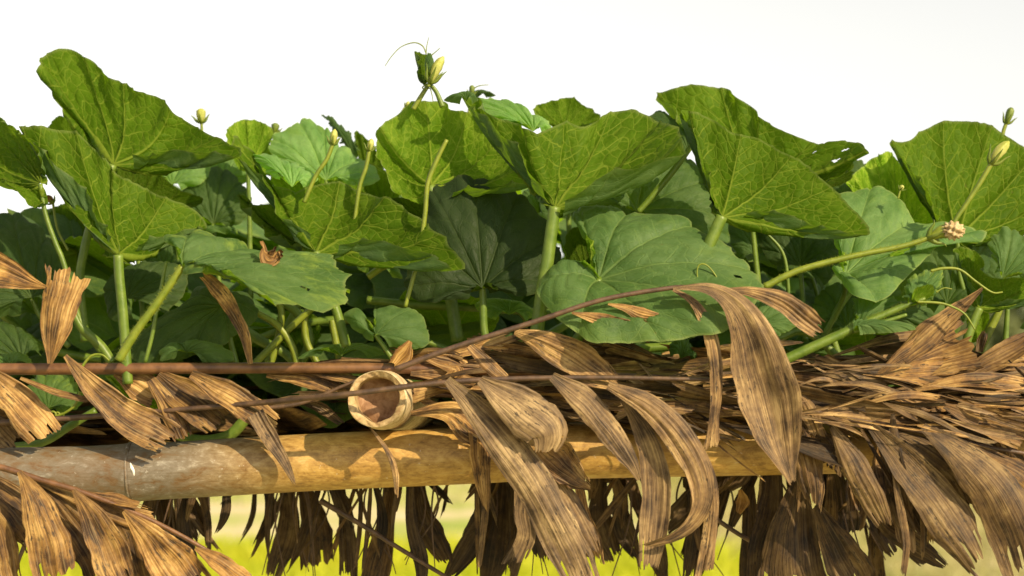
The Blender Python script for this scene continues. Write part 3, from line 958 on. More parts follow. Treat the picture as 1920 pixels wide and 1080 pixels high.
leaflet(f3, [(1140, 570), (1175, 578), (1205, 590), (1238, 594)], [3, 14, 28, 10], -.15, roll=.1, jag=.2, tone=1.15, grey=.15)
leaflet(f3, [(965, 622), (1015, 640), (1075, 672), (1130, 705), (1165, 728)], [8, 46, 66, 66, 16], -.12, roll=.15, jag=.12, split=1, tone=1.05, grey=.35)
leaflet(f3, [(880, 648), (912, 680), (955, 716)], [16, 32, 14], -.1, roll=.3, jag=.15, tone=1.05, grey=.3)
leaflet(f3, [(1060, 715), (1150, 745), (1230, 775)], [10, 46, 26], -.06, roll=.4, jag=.15, tone=.9, grey=.5)

# lower left frond in front of the pole
f4 = frond('orange brown frond hanging below the grey end of the pole', P(-10, 875, -.12))
rib(f4, [(-60, 868), (0, 876), (70, 898), (160, 925), (260, 965), (350, 1010), (460, 1075)], [6, 6, 5.5, 5, 4.5, 4, 3], -.12, RIB)
for p, w, y, tn, gr, ro, sp in [
    ([(36, 884), (62, 930), (88, 1000), (108, 1100)], [6, 60, 84, 74], -.15, 1.0, .12, .15, 1),
    ([(138, 918), (170, 965), (202, 1025), (235, 1110)], [6, 52, 78, 60], -.15, .95, .08, .15, 1),
    ([(232, 958), (272, 1000), (315, 1050), (372, 1120)], [6, 54, 92, 80], -.155, 1.15, 0, .1, 3),
    ([(366, 1028), (405, 1050), (440, 1078), (480, 1110)], [5, 36, 46, 30], -.15, 1.25, 0, .2, 1),
    ([(62, 900), (130, 925), (220, 955), (318, 985)], [8, 34, 46, 46], -.11, .95, .05, .5, 2),
    ([(160, 925), (230, 940), (270, 950)], [4, 28, 18], -.12, 1.05, .05, .5, 0),
    ([(-40, 890), (15, 935), (60, 985), (90, 1050)], [20, 66, 80, 60], -.10, .6, .1, .2, 2),
    ([(70, 905), (120, 965), (165, 1030), (190, 1100)], [10, 60, 70, 50], -.11, .55, .05, .2, 1),
    ([(180, 935), (240, 990), (262, 1060), (280, 1110)], [8, 46, 60, 50], -.11, .5, .05, .2, 1),
    ([(-30, 940), (0, 1010), (18, 1100)], [20, 60, 60], -.13, .8, .2, .2, 1)]:
    leaflet(f4, p, w, y, roll=ro, jag=.2, split=sp, tone=tn * .85, grey=gr * .5)

# torn leaflet at the left edge
f5 = frond('torn straw coloured leaflet pointing sideways before the broad dark gourd leaf', P(90, 540, -.02))
leaflet(f5, [(88, 539), (58, 530), (10, 512), (-60, 500), (-150, 520)], [3, 46, 84, 92, 60], -.02, roll=.15, jag=.1, split=2, tone=1.15, grey=.05)
rib(f5, [(90, 541), (-60, 505), (-220, 560), (-330, 690)], [2, 3, 4, 5], -.016, TWIG, 'stalk', 6)

# fan standing up on the right
f6 = frond('brown fan of torn leaflets standing up beside the young vine shoot, one long pointed tip', P(1648, 702, -.04))
leaflet(f6, [(1645, 705), (1700, 680), (1765, 655), (1838, 628)], [8, 70, 118, 150], -.05, roll=.1, jag=.2, split=4, tone=.95, grey=.15, nc=20)
leaflet(f6, [(1690, 672), (1740, 628), (1790, 585), (1846, 538)], [30, 52, 30, 3], -.045, roll=.15, jag=.05, tone=.70, grey=.25)
leaflet(f6, [(1650, 706), (1740, 697), (1830, 690)], [8, 50, 60], -.06, roll=.35, jag=.2, split=2, tone=1.2, grey=.1)
leaflet(f6, [(1820, 700), (1880, 665), (1960, 620)], [30, 50, 40], -.03, roll=.4, jag=.2, split=1, tone=.6, grey=.1)
leaflet(f6, [(1836, 660), (1842, 635), (1850, 612)], [14, 22, 5], .0, roll=.4, jag=.4, tone=.35, grey=.2)

# stacked fronds whose leaflets lie along the roof edge
layer_specs = [
    ('thin straw coloured strips lying flat behind the large drooping leaflets', 740, 1330, 674, 722, .0, 60, 1.7),  # tone raised here and in the next row to offset cast shadow
    ('lower thin brown strips lying flat between rafter end and curled leaflet', 800, 1360, 718, 790, -.02, 60, 1.15),
    ('uppermost flattened frond of the stack behind the curled leaflet', 1080, 2000, 664, 690, .05, 40, .95),
    ('speckled flattened frond along the roof edge under the green vine shoot', 1120, 2020, 688, 722, .0, 46, .9),
    ('middle flattened frond of the brown stack beside the curled leaflet', 1180, 2040, 715, 756, -.06, 46, .8),
    ('lowest flattened frond of the brown stack just above the hanging leaflets', 1230, 2060, 745, 800, -.10, 50, .72)]
for lab, x0, x1, ya, yb, yy, n, tn in layer_specs:
    t = frond(lab, P((x0 + x1) / 2, (ya + yb) / 2, yy), 'flattened fronds stacked on the roof edge')
    rib(t, [(x0 - 60, ya + 14), ((x0 + x1) / 2, (ya + yb) / 2 + 6), (x1 + 60, yb - 8)], [5, 5, 4], yy + .01, RIB, nseg=8)
    for k in range(n):
        x = x0 - 40 + (x1 - x0) * (k + rng.random()) / n
        y = ya + (yb - ya) * (0.35 * (x - x0) / (x1 - x0) + .65 * rng.random())
        L = rng.uniform(140, 340)
        a = math.radians(rng.gauss(5, 9))
        if rng.random() < .25:
            a += math.pi
        bend = rng.uniform(-14, 20)
        e = (x + L * math.cos(a), y + L * math.sin(a) * .8)
        leaflet(t, [(x, y, jit(.02)), ((x + e[0]) / 2, (y + e[1]) / 2 - bend, jit(.02)), (e[0], e[1] + bend * .4, jit(.03))],
                [4, rng.choice((12, 20, 34, 48)) * rng.uniform(.8, 1.2), rng.choice((10, 18, 34, 50)) * rng.uniform(.7, 1.2)], yy + jit(.015), roll=[rng.uniform(.5, 1.0), rng.uniform(.2, 1.0)], jag=.25, split=rng.randrange(3),
                tone=tn * rng.choice((.3, .5, .75, 1.0, 1.25)), grey=rng.uniform(.1, .6), nc=10, nl=14)

# hanging leaflets at the right, before the pole, tones lowered in place of shade
f7 = frond('dense brown leaflets hanging over the pole beyond the curled leaflet', P(1640, 800, -.08))
rib(f7, [(1440, 752), (1560, 780), (1720, 808), (1850, 838), (2000, 862)], [5, 5, 4.5, 4, 3.5], -.11, TWIG)
for p, w, y, tn, gr, ro, sp in [
    ([(1490, 790), (1512, 850), (1522, 900), (1530, 965)], [34, 58, 52, 14], -.10, 1.0, .35, .1, 2),
    ([(1480, 720), (1510, 760), (1540, 830)], [8, 34, 26], -.12, 1.0, .35, .2, 1),
    ([(1560, 800), (1598, 865), (1632, 930), (1672, 1010)], [10, 54, 50, 18], -.12, .85, .5, .1, 1),
    ([(1630, 795), (1700, 870), (1770, 960), (1852, 1085)], [12, 74, 92, 34], -.13, .75, .55, .1, 2),
    ([(1660, 800), (1740, 850), (1800, 905), (1835, 975)], [10, 60, 66, 40], -.11, .7, .4, .2, 3),
    ([(1730, 800), (1830, 880), (1890, 970), (1935, 1110)], [12, 84, 104, 70], -.14, .85, .5, .1, 2),
    ([(1800, 830), (1880, 880), (1960, 940)], [10, 70, 80], -.12, 1.05, .1, .2, 2),
    ([(1690, 760), (1760, 800), (1850, 850)], [10, 52, 44], -.10, .9, .2, .4, 2),
    ([(1770, 760), (1850, 795), (1940, 830)], [10, 54, 54], -.12, 1.1, .1, .4, 2),
    ([(1600, 760), (1660, 790), (1730, 850)], [10, 46, 34], -.09, .85, .3, .4, 1),
    ([(1560, 790), (1580, 850), (1570, 900)], [10, 50, 56], -.06, .6, .4, .2, 1),
    ([(1612, 885), (1606, 925), (1608, 968)], [16, 44, 44], -.09, .9, .3, .3, 2),
    ([(1676, 870), (1690, 940), (1712, 985), (1735, 1022)], [20, 48, 54, 24], -.10, .72, .6, .2, 1),
    ([(1675, 880), (1690, 960), (1700, 1020), (1690, 1100)], [8, 16, 14, 10], -.13, .95, .5, .4, 0),
    ([(1500, 900), (1490, 960), (1486, 1030), (1490, 1120)], [26, 78, 116, 140], -.02, .45, .35, .1, 2),
    ([(1530, 950), (1556, 1000), (1585, 1050), (1620, 1120)], [20, 56, 84, 80], -.04, .55, .3, .2, 2),
    ([(1450, 890), (1445, 960), (1420, 1030), (1415, 1110)], [30, 56, 40, 30], .02, .35, .3, .2, 2),
    ([(1500, 800), (1545, 835), (1570, 880)], [14, 50, 30], -.07, .7, .5, .2, 1),
    ([(1640, 930), (1660, 980), (1700, 1010), (1790, 1075)], [14, 44, 40, 8], -.0, .4, .3, .3, 2)]:
    leaflet(f7, p, w, y, roll=ro, jag=.22, split=sp, tone=tn * .66, grey=gr)

for k in range(34):
    x = rng.uniform(1490, 1930)
    y = 770 + (x - 1490) * .14 + jit(30)
    a = math.radians(rng.uniform(38, 88) if x > 1560 else rng.uniform(70, 100))
    L = rng.uniform(120, 270)
    e = (x + L * math.cos(a), y + L * math.sin(a))
    w = rng.choice((10, 18, 30, 46))
    leaflet(f7, [(x, y), ((x + e[0]) / 2 + jit(14), (y + e[1]) / 2 - 8, jit(.02)), (e[0], e[1], jit(.03))], [5, w, w * rng.uniform(.3, 1)], -.085 + jit(.035), roll=rng.uniform(-.7, .7), jag=.22,
            tone=rng.choice((.35, .5, .65, .85)), grey=rng.uniform(.1, .7), nc=11, nl=18)
f8 = frond('fine frayed straw strips littering the top of the brown stack of fronds', P(1600, 740, -.1))
for k in range(110):
    x = rng.uniform(1130, 1930)
    y = rng.uniform(672, 800)
    a = math.radians(rng.gauss(10, 13))
    L = rng.uniform(70, 230)
    e = (x + L * math.cos(a), y + L * math.sin(a))
    w = rng.choice((4, 7, 10, 15))
    yy = -.03 - .10 * (y - 672) / 128 - rng.uniform(.0, .035)
    leaflet(f8, [(x, y), ((x + e[0]) / 2, (y + e[1]) / 2 + rng.uniform(-10, 6), jit(.01)), (e[0], e[1], jit(.02))], [2, w, w * rng.uniform(.2, 1)], yy, roll=rng.uniform(-.9, .9), jag=.25,
            tone=rng.choice((.3, .6, 1.0, 1.3)), grey=rng.uniform(.1, .9), nc=6, nl=12)
# shaded fronds hanging behind the pole, their shade deepened in the tones
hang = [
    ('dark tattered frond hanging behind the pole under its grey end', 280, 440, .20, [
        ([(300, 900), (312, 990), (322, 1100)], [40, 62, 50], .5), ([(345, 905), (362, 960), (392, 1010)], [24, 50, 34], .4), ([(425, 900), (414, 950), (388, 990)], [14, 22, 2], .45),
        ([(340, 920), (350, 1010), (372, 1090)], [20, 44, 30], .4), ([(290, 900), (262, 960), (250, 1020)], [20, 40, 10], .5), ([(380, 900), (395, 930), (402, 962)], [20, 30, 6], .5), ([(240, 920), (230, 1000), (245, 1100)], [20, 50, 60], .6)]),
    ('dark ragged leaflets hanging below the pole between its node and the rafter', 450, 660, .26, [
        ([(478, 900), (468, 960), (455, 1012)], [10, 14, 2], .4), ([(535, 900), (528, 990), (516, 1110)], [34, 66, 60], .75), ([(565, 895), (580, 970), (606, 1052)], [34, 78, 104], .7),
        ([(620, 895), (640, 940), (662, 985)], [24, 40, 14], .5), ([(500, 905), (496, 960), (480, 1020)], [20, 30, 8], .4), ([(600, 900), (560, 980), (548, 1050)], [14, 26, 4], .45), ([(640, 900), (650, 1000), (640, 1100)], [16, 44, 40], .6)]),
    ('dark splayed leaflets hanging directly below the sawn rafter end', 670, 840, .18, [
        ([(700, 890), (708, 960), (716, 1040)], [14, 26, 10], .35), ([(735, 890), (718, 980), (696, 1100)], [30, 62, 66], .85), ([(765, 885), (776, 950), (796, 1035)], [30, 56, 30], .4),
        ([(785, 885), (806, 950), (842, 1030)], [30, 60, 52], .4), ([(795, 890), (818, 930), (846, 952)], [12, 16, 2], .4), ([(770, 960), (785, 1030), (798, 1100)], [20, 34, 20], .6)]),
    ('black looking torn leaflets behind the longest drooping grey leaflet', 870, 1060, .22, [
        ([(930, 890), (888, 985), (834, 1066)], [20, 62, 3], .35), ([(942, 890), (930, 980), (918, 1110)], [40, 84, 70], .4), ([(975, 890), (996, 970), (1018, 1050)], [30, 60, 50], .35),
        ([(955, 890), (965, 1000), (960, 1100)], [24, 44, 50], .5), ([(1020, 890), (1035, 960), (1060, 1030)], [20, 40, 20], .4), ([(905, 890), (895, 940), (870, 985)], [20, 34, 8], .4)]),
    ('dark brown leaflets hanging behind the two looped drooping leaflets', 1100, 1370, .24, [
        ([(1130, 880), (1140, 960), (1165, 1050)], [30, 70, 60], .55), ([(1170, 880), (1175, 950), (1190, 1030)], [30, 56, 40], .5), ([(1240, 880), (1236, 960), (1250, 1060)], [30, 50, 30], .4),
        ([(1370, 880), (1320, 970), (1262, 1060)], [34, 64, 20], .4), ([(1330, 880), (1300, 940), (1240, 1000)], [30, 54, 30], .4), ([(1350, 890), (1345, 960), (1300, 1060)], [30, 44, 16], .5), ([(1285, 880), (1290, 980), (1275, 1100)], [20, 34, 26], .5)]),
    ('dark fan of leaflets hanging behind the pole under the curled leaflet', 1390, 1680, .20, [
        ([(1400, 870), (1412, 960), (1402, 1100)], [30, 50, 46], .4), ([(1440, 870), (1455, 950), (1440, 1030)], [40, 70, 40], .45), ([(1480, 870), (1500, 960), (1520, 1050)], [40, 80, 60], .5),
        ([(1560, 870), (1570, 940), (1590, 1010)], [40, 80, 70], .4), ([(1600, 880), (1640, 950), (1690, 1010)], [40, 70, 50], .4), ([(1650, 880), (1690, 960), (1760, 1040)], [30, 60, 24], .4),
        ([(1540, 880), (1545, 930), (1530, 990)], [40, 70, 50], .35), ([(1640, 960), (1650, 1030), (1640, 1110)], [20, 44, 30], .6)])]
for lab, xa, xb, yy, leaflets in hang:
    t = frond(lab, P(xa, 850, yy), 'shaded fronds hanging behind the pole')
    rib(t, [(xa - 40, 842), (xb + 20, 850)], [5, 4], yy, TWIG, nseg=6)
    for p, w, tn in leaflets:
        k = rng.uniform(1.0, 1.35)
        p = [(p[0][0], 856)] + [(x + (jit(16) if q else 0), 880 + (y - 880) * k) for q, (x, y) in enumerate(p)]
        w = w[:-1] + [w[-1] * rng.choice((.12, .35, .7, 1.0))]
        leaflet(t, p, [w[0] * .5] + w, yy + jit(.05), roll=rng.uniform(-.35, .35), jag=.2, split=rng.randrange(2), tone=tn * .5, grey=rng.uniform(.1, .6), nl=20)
    for k in range(9 if xa < 1050 else 16):
        q = rng.uniform(xa, xb)
        L = rng.uniform(70, 260)
        a = math.radians(rng.gauss(92, 22))
        e = (q + L * math.cos(a), 858 + L * math.sin(a))
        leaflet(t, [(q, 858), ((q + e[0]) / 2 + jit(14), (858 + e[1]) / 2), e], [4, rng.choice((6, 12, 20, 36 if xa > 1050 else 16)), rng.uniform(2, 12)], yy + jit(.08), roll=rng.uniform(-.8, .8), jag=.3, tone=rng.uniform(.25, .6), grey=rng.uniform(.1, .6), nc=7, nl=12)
    for k in range(6):
        q = rng.uniform(xa, xb)
        rib(t, [(q, 850), (q + jit(40), 950), (q + jit(80), 1080 + jit(30))], [2.4, 2, 1.0], yy + jit(.05), TWIG, 'bare_stalk', 6)
for lab, pts, r_ in [
    ('bare dark twig slanting down below the middle of the pole', [(600, 938), (680, 985), (752, 1030), (850, 1090)], [6, 5, 4.5, 4]),
    ('bare dark twig slanting down beside the dark fan of leaflets', [(1335, 968), (1400, 1010), (1500, 1062), (1560, 1100)], [5, 4.5, 4, 3]),
    ('bare dark twig slanting down under the dense brown leaflets', [(1700, 980), (1740, 1000), (1800, 1050), (1850, 1100)], [4, 5, 4, 3]),
    ('thicker bare dark twig in the corner beneath the orange brown frond', [(-5, 985), (15, 1030), (35, 1100)], [6, 5, 4]),
    ('thinner dark twig leaning beside the corner twig under the orange brown frond', [(52, 1010), (35, 1050), (22, 1100)], [5, 4, 3])]:
    tt = tube('twig', path3(pts, .12), [q * PX for q in r_], TWIG, None, nseg=7)
    tag(tt, lab, 'twig')
sc = leaflet(None, [(1388, 918), (1392, 940), (1384, 964)], [6, 30, 8], .1, jag=.1, tone=1.2, grey=0, name='dead_leaf')
tag(sc, 'small orange dead leaf caught under the pole behind hanging leaflets', 'dead leaf')
# ------------------------------------------------------------------ gourd vines
def vine(label, base, Y, group='gourd vines growing on the thatch'):
    return thing('gourd_vine', label, 'gourd vine', P(base[0], base[1], Y), group)

def stem(t, pts, rad, Y, mat=None, name='stem', ridges=.11, nseg=10):
    return tube(name, path3(pts, Y), [q * PX for q in rad], mat or STALK, t, nseg=nseg, n=9 * len(pts), ridges=ridges)

def hairs(part, path, r, n, length):
    hv, hf = [], []
    pa = crom(path, 60)
    for q in range(n):
        i = rng.randrange(59)
        c = pa[i] + (pa[i + 1] - pa[i]) * rng.random()
        d = norm(np.cross(norm(pa[i + 1] - pa[i]), np.array([rng.gauss(0, 1), rng.gauss(0, 1), rng.gauss(0, 1)])))
        e = norm(np.cross(d, CAM - c)) * .0003
        b = len(hv)
        hv += [c + d * r * .9 - e, c + d * r * .9 + e, c + d * (r + length * rng.uniform(.5, 1))]
        hf.append((b, b + 1, b + 2))
    o = mk('stalk_hair', hv, hf, STALKY, part, loc=pa[0])
    o['kind'] = 'stuff'
    return o

def tendril(t, pts, Y, r=1.6, coil=None):
    pa = path3(pts, Y)
    if coil:
        a, b = pa[-1], coil
        for k in range(26):
            th = k * .75
            pa.append(a + np.array([math.cos(th) - 1, .1 * k * .1, math.sin(th)]) * b * (1 - k * .022) + np.array([.0006 * k, 0, 0]))
    return tube('tendril', pa, [r * PX, r * PX * .55], STALKY, t, nseg=6, n=12 * len(pa))

def bud(t, pts, w, Y, stalk=None, sr=(5, 4), petal=None, sepal_len=.5, sp_mat=None, open_=0.0, name='flower_bud'):
    """a folded flower bud along pts (base to tip, pixels), w wide; its stalk and sepals are sub-parts"""
    pa = np.array(path3(pts, Y))
    n, m = 16, 20
    c = crom(pa, n)
    T = norm(np.gradient(c, axis=0))
    A = norm(np.cross(T, (0.1, 1, .05)))
    B = np.cross(T, A)
    tt = np.linspace(0, 1, n)
    pr = np.interp(tt, [0, .12, .35, .6, .85, 1], [.34, .55, .9, 1.0, .72 + open_, .16 + open_])
    V, F = [], []
    for i in range(n):
        for q in range(m):
            th = 2 * math.pi * q / m + tt[i] * 1.3
            k = 1 + .16 * math.cos(5 * th) * tt[i]
            V.append(c[i] + (A[i] * math.cos(th) + B[i] * math.sin(th)) * (w * .76 * PX / 2 * pr[i] * k))
    for i in range(n - 1):
        for q in range(m):
            F.append((i * m + q, i * m + (q + 1) % m, (i + 1) * m + (q + 1) % m, (i + 1) * m + q))
    F.append(tuple((n - 1) * m + q for q in range(m)))
    o = mk(name, V, F, petal or PETAL, t, loc=c[0])
    L = np.linalg.norm(c[-1] - c[0])
    for k in range(5):
        th = 2 * math.pi * k / 5 + .4
        d = A[2] * math.cos(th) + B[2] * math.sin(th)
        r0 = w * PX / 2
        tube('sepal', [c[0], c[2] + d * r0 * .8, c[4] + d * r0 * 1.25 + T[3] * L * sepal_len * .25, c[4] + d * r0 * 1.7 + T[3] * L * sepal_len * .6],
             [r0 * .30, r0 * .26, r0 * .16, r0 * .03], sp_mat or SEPAL, o, nseg=6, n=9)
    if stalk:
        tube('stalk', [c[1]] + path3(stalk, Y), [sr[0] * PX * .78] + [sr[1] * PX * .82], STALKY, o, nseg=9, n=10 * (len(stalk) + 1), ridges=.05)
    return o

# --- far left
v = vine('leftmost gourd vine with a broad dark blue green leaf below an olive leaf', (118, 640), .08)
leaf(v, (76, 345), .05, [(80, 380), (60, 391), (42, 372), (0, 346), (-60, 330, .05), (-95, 285, .1), (-45, 228, .1), (5, 223, .05), (38, 243, 0), (60, 272, -.02), (76, 315, -.01)], 'U', (.1, .5),
     stalk=[(85, 400), (104, 455), (120, 495), (150, 600), (190, 660)], bulge=.016, tone=1.0)
leaf(v, (60, 560), .14, [(100, 585), (125, 545), (118, 500), (92, 445), (55, 412), (10, 398), (-60, 410), (-120, 470), (-110, 560), (-40, 600), (10, 596), (40, 590)], 'T', (.0, .5), tone=.72, bulge=.02, stalk=[(80, 600), (130, 650)])
leaf(v, (40, 675), .10, [(80, 668), (70, 640), (40, 615), (0, 602), (-60, 610), (-90, 650), (-40, 690), (20, 690)], 'T', (.1, .7), tone=.75, bulge=.015)
leaf(v, (20, 690), .04, [(62, 686), (54, 668), (30, 662), (0, 668), (-40, 680), (-10, 700)], 'T', (0, .6), tone=1.25, yel=.4, nu=100, nr=22)
stem(v, [(-60, 520), (0, 585), (80, 650), (190, 675)], [7, 8, 8, 7], .2)
bud(v, [(100, 380), (92, 372), (88, 366)], 18, .12, petal=DEAD, sepal_len=.1, stalk=[(108, 430), (128, 470)], sr=(3, 3), name='dried_flower')

# --- two tall upturned leaves
v = vine('tall gourd vine raising two huge folded olive leaves one above the other', (228, 680), .03)
leaf(v, (212, 309), .10, [(186, 296, .03), (150, 258, .05), (117, 210), (102, 166), (71, 124, -.03), (88, 106), (125, 91), (156, 106), (200, 141), (242, 161), (290, 182), (314, 194), (333, 217, .02), (380, 245, .03), (420, 265), (446, 284), (425, 293), (350, 289), (300, 287), (250, 294, -.03)], 'U', (-.25, .55),
     stalk=[(196, 350), (175, 405), (158, 470), (150, 530), (160, 640)], r=(8, 9), bulge=.022, ruffle=.008, label='topmost upturned leaf with its point against the sky')
leaf(v, (222, 478), -.02, [(206, 445, 0), (180, 400), (130, 332), (72, 276), (38, 240, .03), (75, 237), (125, 245), (165, 268), (200, 302), (218, 327), (252, 341), (292, 363), (332, 381), (368, 398), (386, 412), (376, 428), (335, 436), (298, 446), (260, 460)], 'U', (.3, .65),
     stalk=[(224, 520), (230, 580), (236, 660), (240, 720)], r=(9, 9.5), bulge=.022, ruffle=.006, label='lower folded leaf on a thick straight stalk')
leaf(v, (120, 262), .28, [(100, 262), (88, 246), (100, 225), (112, 217), (130, 224), (148, 246), (146, 262)], 'U', (0, .4), tone=1.2, nu=90, nr=20)

# --- behind the two tall leaves
v = vine('gourd vine behind the two tall leaves with a small open yellow flower above', (330, 660), .35)
leaf(v, (322, 346), .32, [(300, 338), (268, 318), (232, 300, -.02), (262, 289), (300, 285), (345, 287), (378, 299), (392, 316), (388, 334), (366, 350), (340, 356)], 'T', (0, .8), tone=1.9, bulge=.01, stalk=[(330, 420), (340, 560)])  # high tone paints skylight onto the upper side
leaf(v, (250, 385), .22, [(225, 360), (212, 328), (238, 304), (285, 310), (312, 336), (338, 356), (378, 371), (372, 386), (330, 392), (290, 398)], 'U', (0, .5), tone=.7, stalk=[(258, 470), (270, 620)])
leaf(v, (400, 420), .30, [(365, 410), (340, 375), (352, 335), (390, 315), (430, 322), (462, 350), (470, 385), (455, 415), (430, 430)], 'T', (0, .5), tone=.8, stalk=[(410, 520), (420, 640)])
leaf(v, (465, 318), .26, [(440, 305), (425, 268), (428, 240), (460, 224), (496, 232), (514, 248), (506, 272), (540, 298), (535, 318), (500, 322)], 'U', (0, .5), tone=1.5, yel=.6, stalk=[(468, 420), (470, 560)])  # tone lifted for light shining through the blade
leaf(v, (425, 440), .3, [(390, 445), (372, 432), (385, 425), (410, 424), (440, 428), (448, 440)], 'T', (0, .4), tone=1.5, yel=.9, nu=80, nr=18)
bud(v, [(378, 230), (377, 216), (377, 204)], 26, .34, open_=.28, stalk=[(378, 260), (372, 330)], sr=(4, 4))
leaf(v, (430, 295), .4, [(405, 300), (398, 285), (408, 272), (425, 266), (432, 280), (436, 300)], 'U', (0, .3), tone=1.6, yel=1, nu=80, nr=18)

# --- mottled leaf
v = vine('gourd vine with a blue green mottled leaf, yellow at the margin, on a hairy stalk', (215, 678), -.05)
lf = leaf(v, (342, 499), -.06, [(334, 474, .02), (316, 447, .04), (340, 437, .05), (400, 436, .08), (450, 449, .09), (498, 477, .07), (540, 487, .08), (592, 476, .08), (626, 486, .05), (647, 512, .02), (652, 546, -.02), (640, 572, -.05), (601, 583, -.07), (560, 576, -.07), (500, 556, -.07), (440, 526, -.05), (392, 511, -.03), (344, 516, -.01)], 'T', (0, .2),
     stalk=[(318, 535), (286, 580), (255, 622), (222, 676)], r=(6.5, 8), stalk_mat=STALKY, bulge=.012, ruffle=.004, tone=1.2, yel=.45, holes=[(.5, .5, .015), (.62, .75, .018), (.4, .8, .014)], veins=[.1, .24, .36, .44, .5, .57, .66, .78, .92], label='mottled leaf with yellow margin')
hairs(lf, [P(342, 499, -.06)] + path3([(318, 535), (286, 580), (255, 622), (222, 676)], -.06), .0045, 420, .0055)
sc = leaflet(None, [(490, 452, .004), (497, 474, -.004), (510, 486, -.008), (522, 476, .002), (532, 470, -.006), (541, 484, -.004)], [5, 20, 40, 22, 38, 10], Y=-.05, roll=[.2, 1.1, -.3, 1.2, .1, .8], jag=.4, tone=.85, grey=0, nl=44, curl=.5, fold=.4, name='dead_scrap')
tag(sc, 'curled rust brown dead scrap lying on the mottled gourd leaf', 'dead leaf')

# --- wide olive leaf behind the mottled one
v = vine('gourd vine with a wide olive winged leaf just above the mottled leaf', (600, 660), .06)
leaf(v, (592, 472), .02, [(570, 445, .01), (530, 395, .0), (482, 325, .02), (428, 268, .03), (440, 262, .05), (470, 285, .05), (486, 312, .04), (510, 335, .04), (548, 356, .02), (598, 346, .05), (640, 345, .05), (690, 364, .02), (742, 381, -.01), (800, 420, -.03), (846, 462, -.06), (859, 491, -.07), (820, 486, -.06), (740, 457, -.04), (690, 456, -.03), (640, 474, -.02)], 'U', (.0, .4),
     stalk=[(606, 520), (630, 580), (650, 650)], r=(8, 9), bulge=.018, ruffle=.006)
leaf(v, (548, 352), .07, [(520, 338), (492, 315), (474, 288), (500, 290), (530, 298), (562, 311), (592, 330), (588, 345), (570, 352)], 'T', (0, 1.2), tone=2.7, nu=100, nr=20, label='pale upper side of the folded back lobe')  # paleness is skylight put into the tone
leaf(v, (592, 474), .09, [(560, 468, .0), (525, 450), (490, 425), (462, 400), (443, 368), (462, 383), (495, 384), (522, 386), (548, 402), (570, 430)], 'U', (0, .6), tone=.85, nu=110, nr=24)
stem(v, [(470, 640), (560, 610), (650, 600), (780, 612)], [7, 8, 8, 7], .22)
stem(v, [(500, 680), (545, 600), (570, 540), (560, 470)], [8, 8, 7, 5], .2)
stem(v, [(560, 690), (580, 640), (560, 590), (520, 560)], [10, 10, 9, 7], .16)
stem(v, [(445, 610), (490, 640), (530, 660), (560, 690)], [9, 10, 9, 8], .14)

# --- pale leaf and buds above it
v = vine('gourd vine with a pale flat skyline leaf behind two thin stalked yellow buds', (640, 660), .3)
leaf(v, (612, 338), .22, [(560, 330), (520, 300), (504, 268), (532, 243), (575, 224), (612, 240), (640, 270), (672, 292), (704, 316), (713, 334), (690, 348), (650, 348)], 'T', (0, .9), tone=2.3, bulge=.012, stalk=[(620, 420), (630, 560)])  # pale from sky light, painted by the raised tone
leaf(v, (668, 300), .34, [(640, 270), (620, 240), (606, 214), (630, 228), (655, 250), (672, 285)], 'T', (0, .8), tone=1.0, nu=90, nr=18)
leaf(v, (690, 340), .38, [(672, 300), (664, 262), (668, 246), (690, 262), (712, 290), (722, 330), (708, 345)], 'U', (0, .4), tone=.8, nu=90, nr=18)
leaf(v, (715, 390), .22, [(690, 370), (680, 345), (700, 318), (730, 330), (748, 360), (745, 395)], 'U', (0, .3), tone=1.2, yel=.5, nu=90, nr=18)
bud(v, [(624, 272), (626, 257), (628, 242)], 19, .06, stalk=[(612, 300), (592, 330), (570, 380)], sr=(5, 5))
bud(v, [(692, 284), (695, 271), (697, 260)], 17, .08, stalk=[(686, 315), (674, 352), (664, 420)], sr=(5, 5))
bud(v, [(515, 250), (516, 240), (517, 231)], 22, .36, petal=SEPAL, open_=.3, stalk=[(512, 280), (505, 330)], sr=(4, 4))

leaf(v, (590, 390), .3, [(545, 390), (505, 360), (515, 320), (560, 300), (620, 310), (670, 330), (672, 375), (630, 395)], 'U', (0, .4), tone=1.5, yel=.5, nu=110, nr=24)
leaf(v, (415, 350), .36, [(385, 340), (372, 310), (390, 285), (430, 280), (462, 300), (470, 335), (445, 352)], 'T', (0, .6), tone=1.6, nu=110, nr=24)
leaf(v, (215, 350), .3, [(180, 350), (160, 315), (175, 275), (215, 265), (255, 285), (262, 325), (245, 350)], 'U', (0, .4), tone=.8, nu=110, nr=24)
leaf(v, (140, 470), .3, [(110, 465), (88, 430), (96, 395), (135, 380), (175, 395), (185, 440), (165, 470)], 'U', (0, .4), tone=.9, nu=110, nr=24)

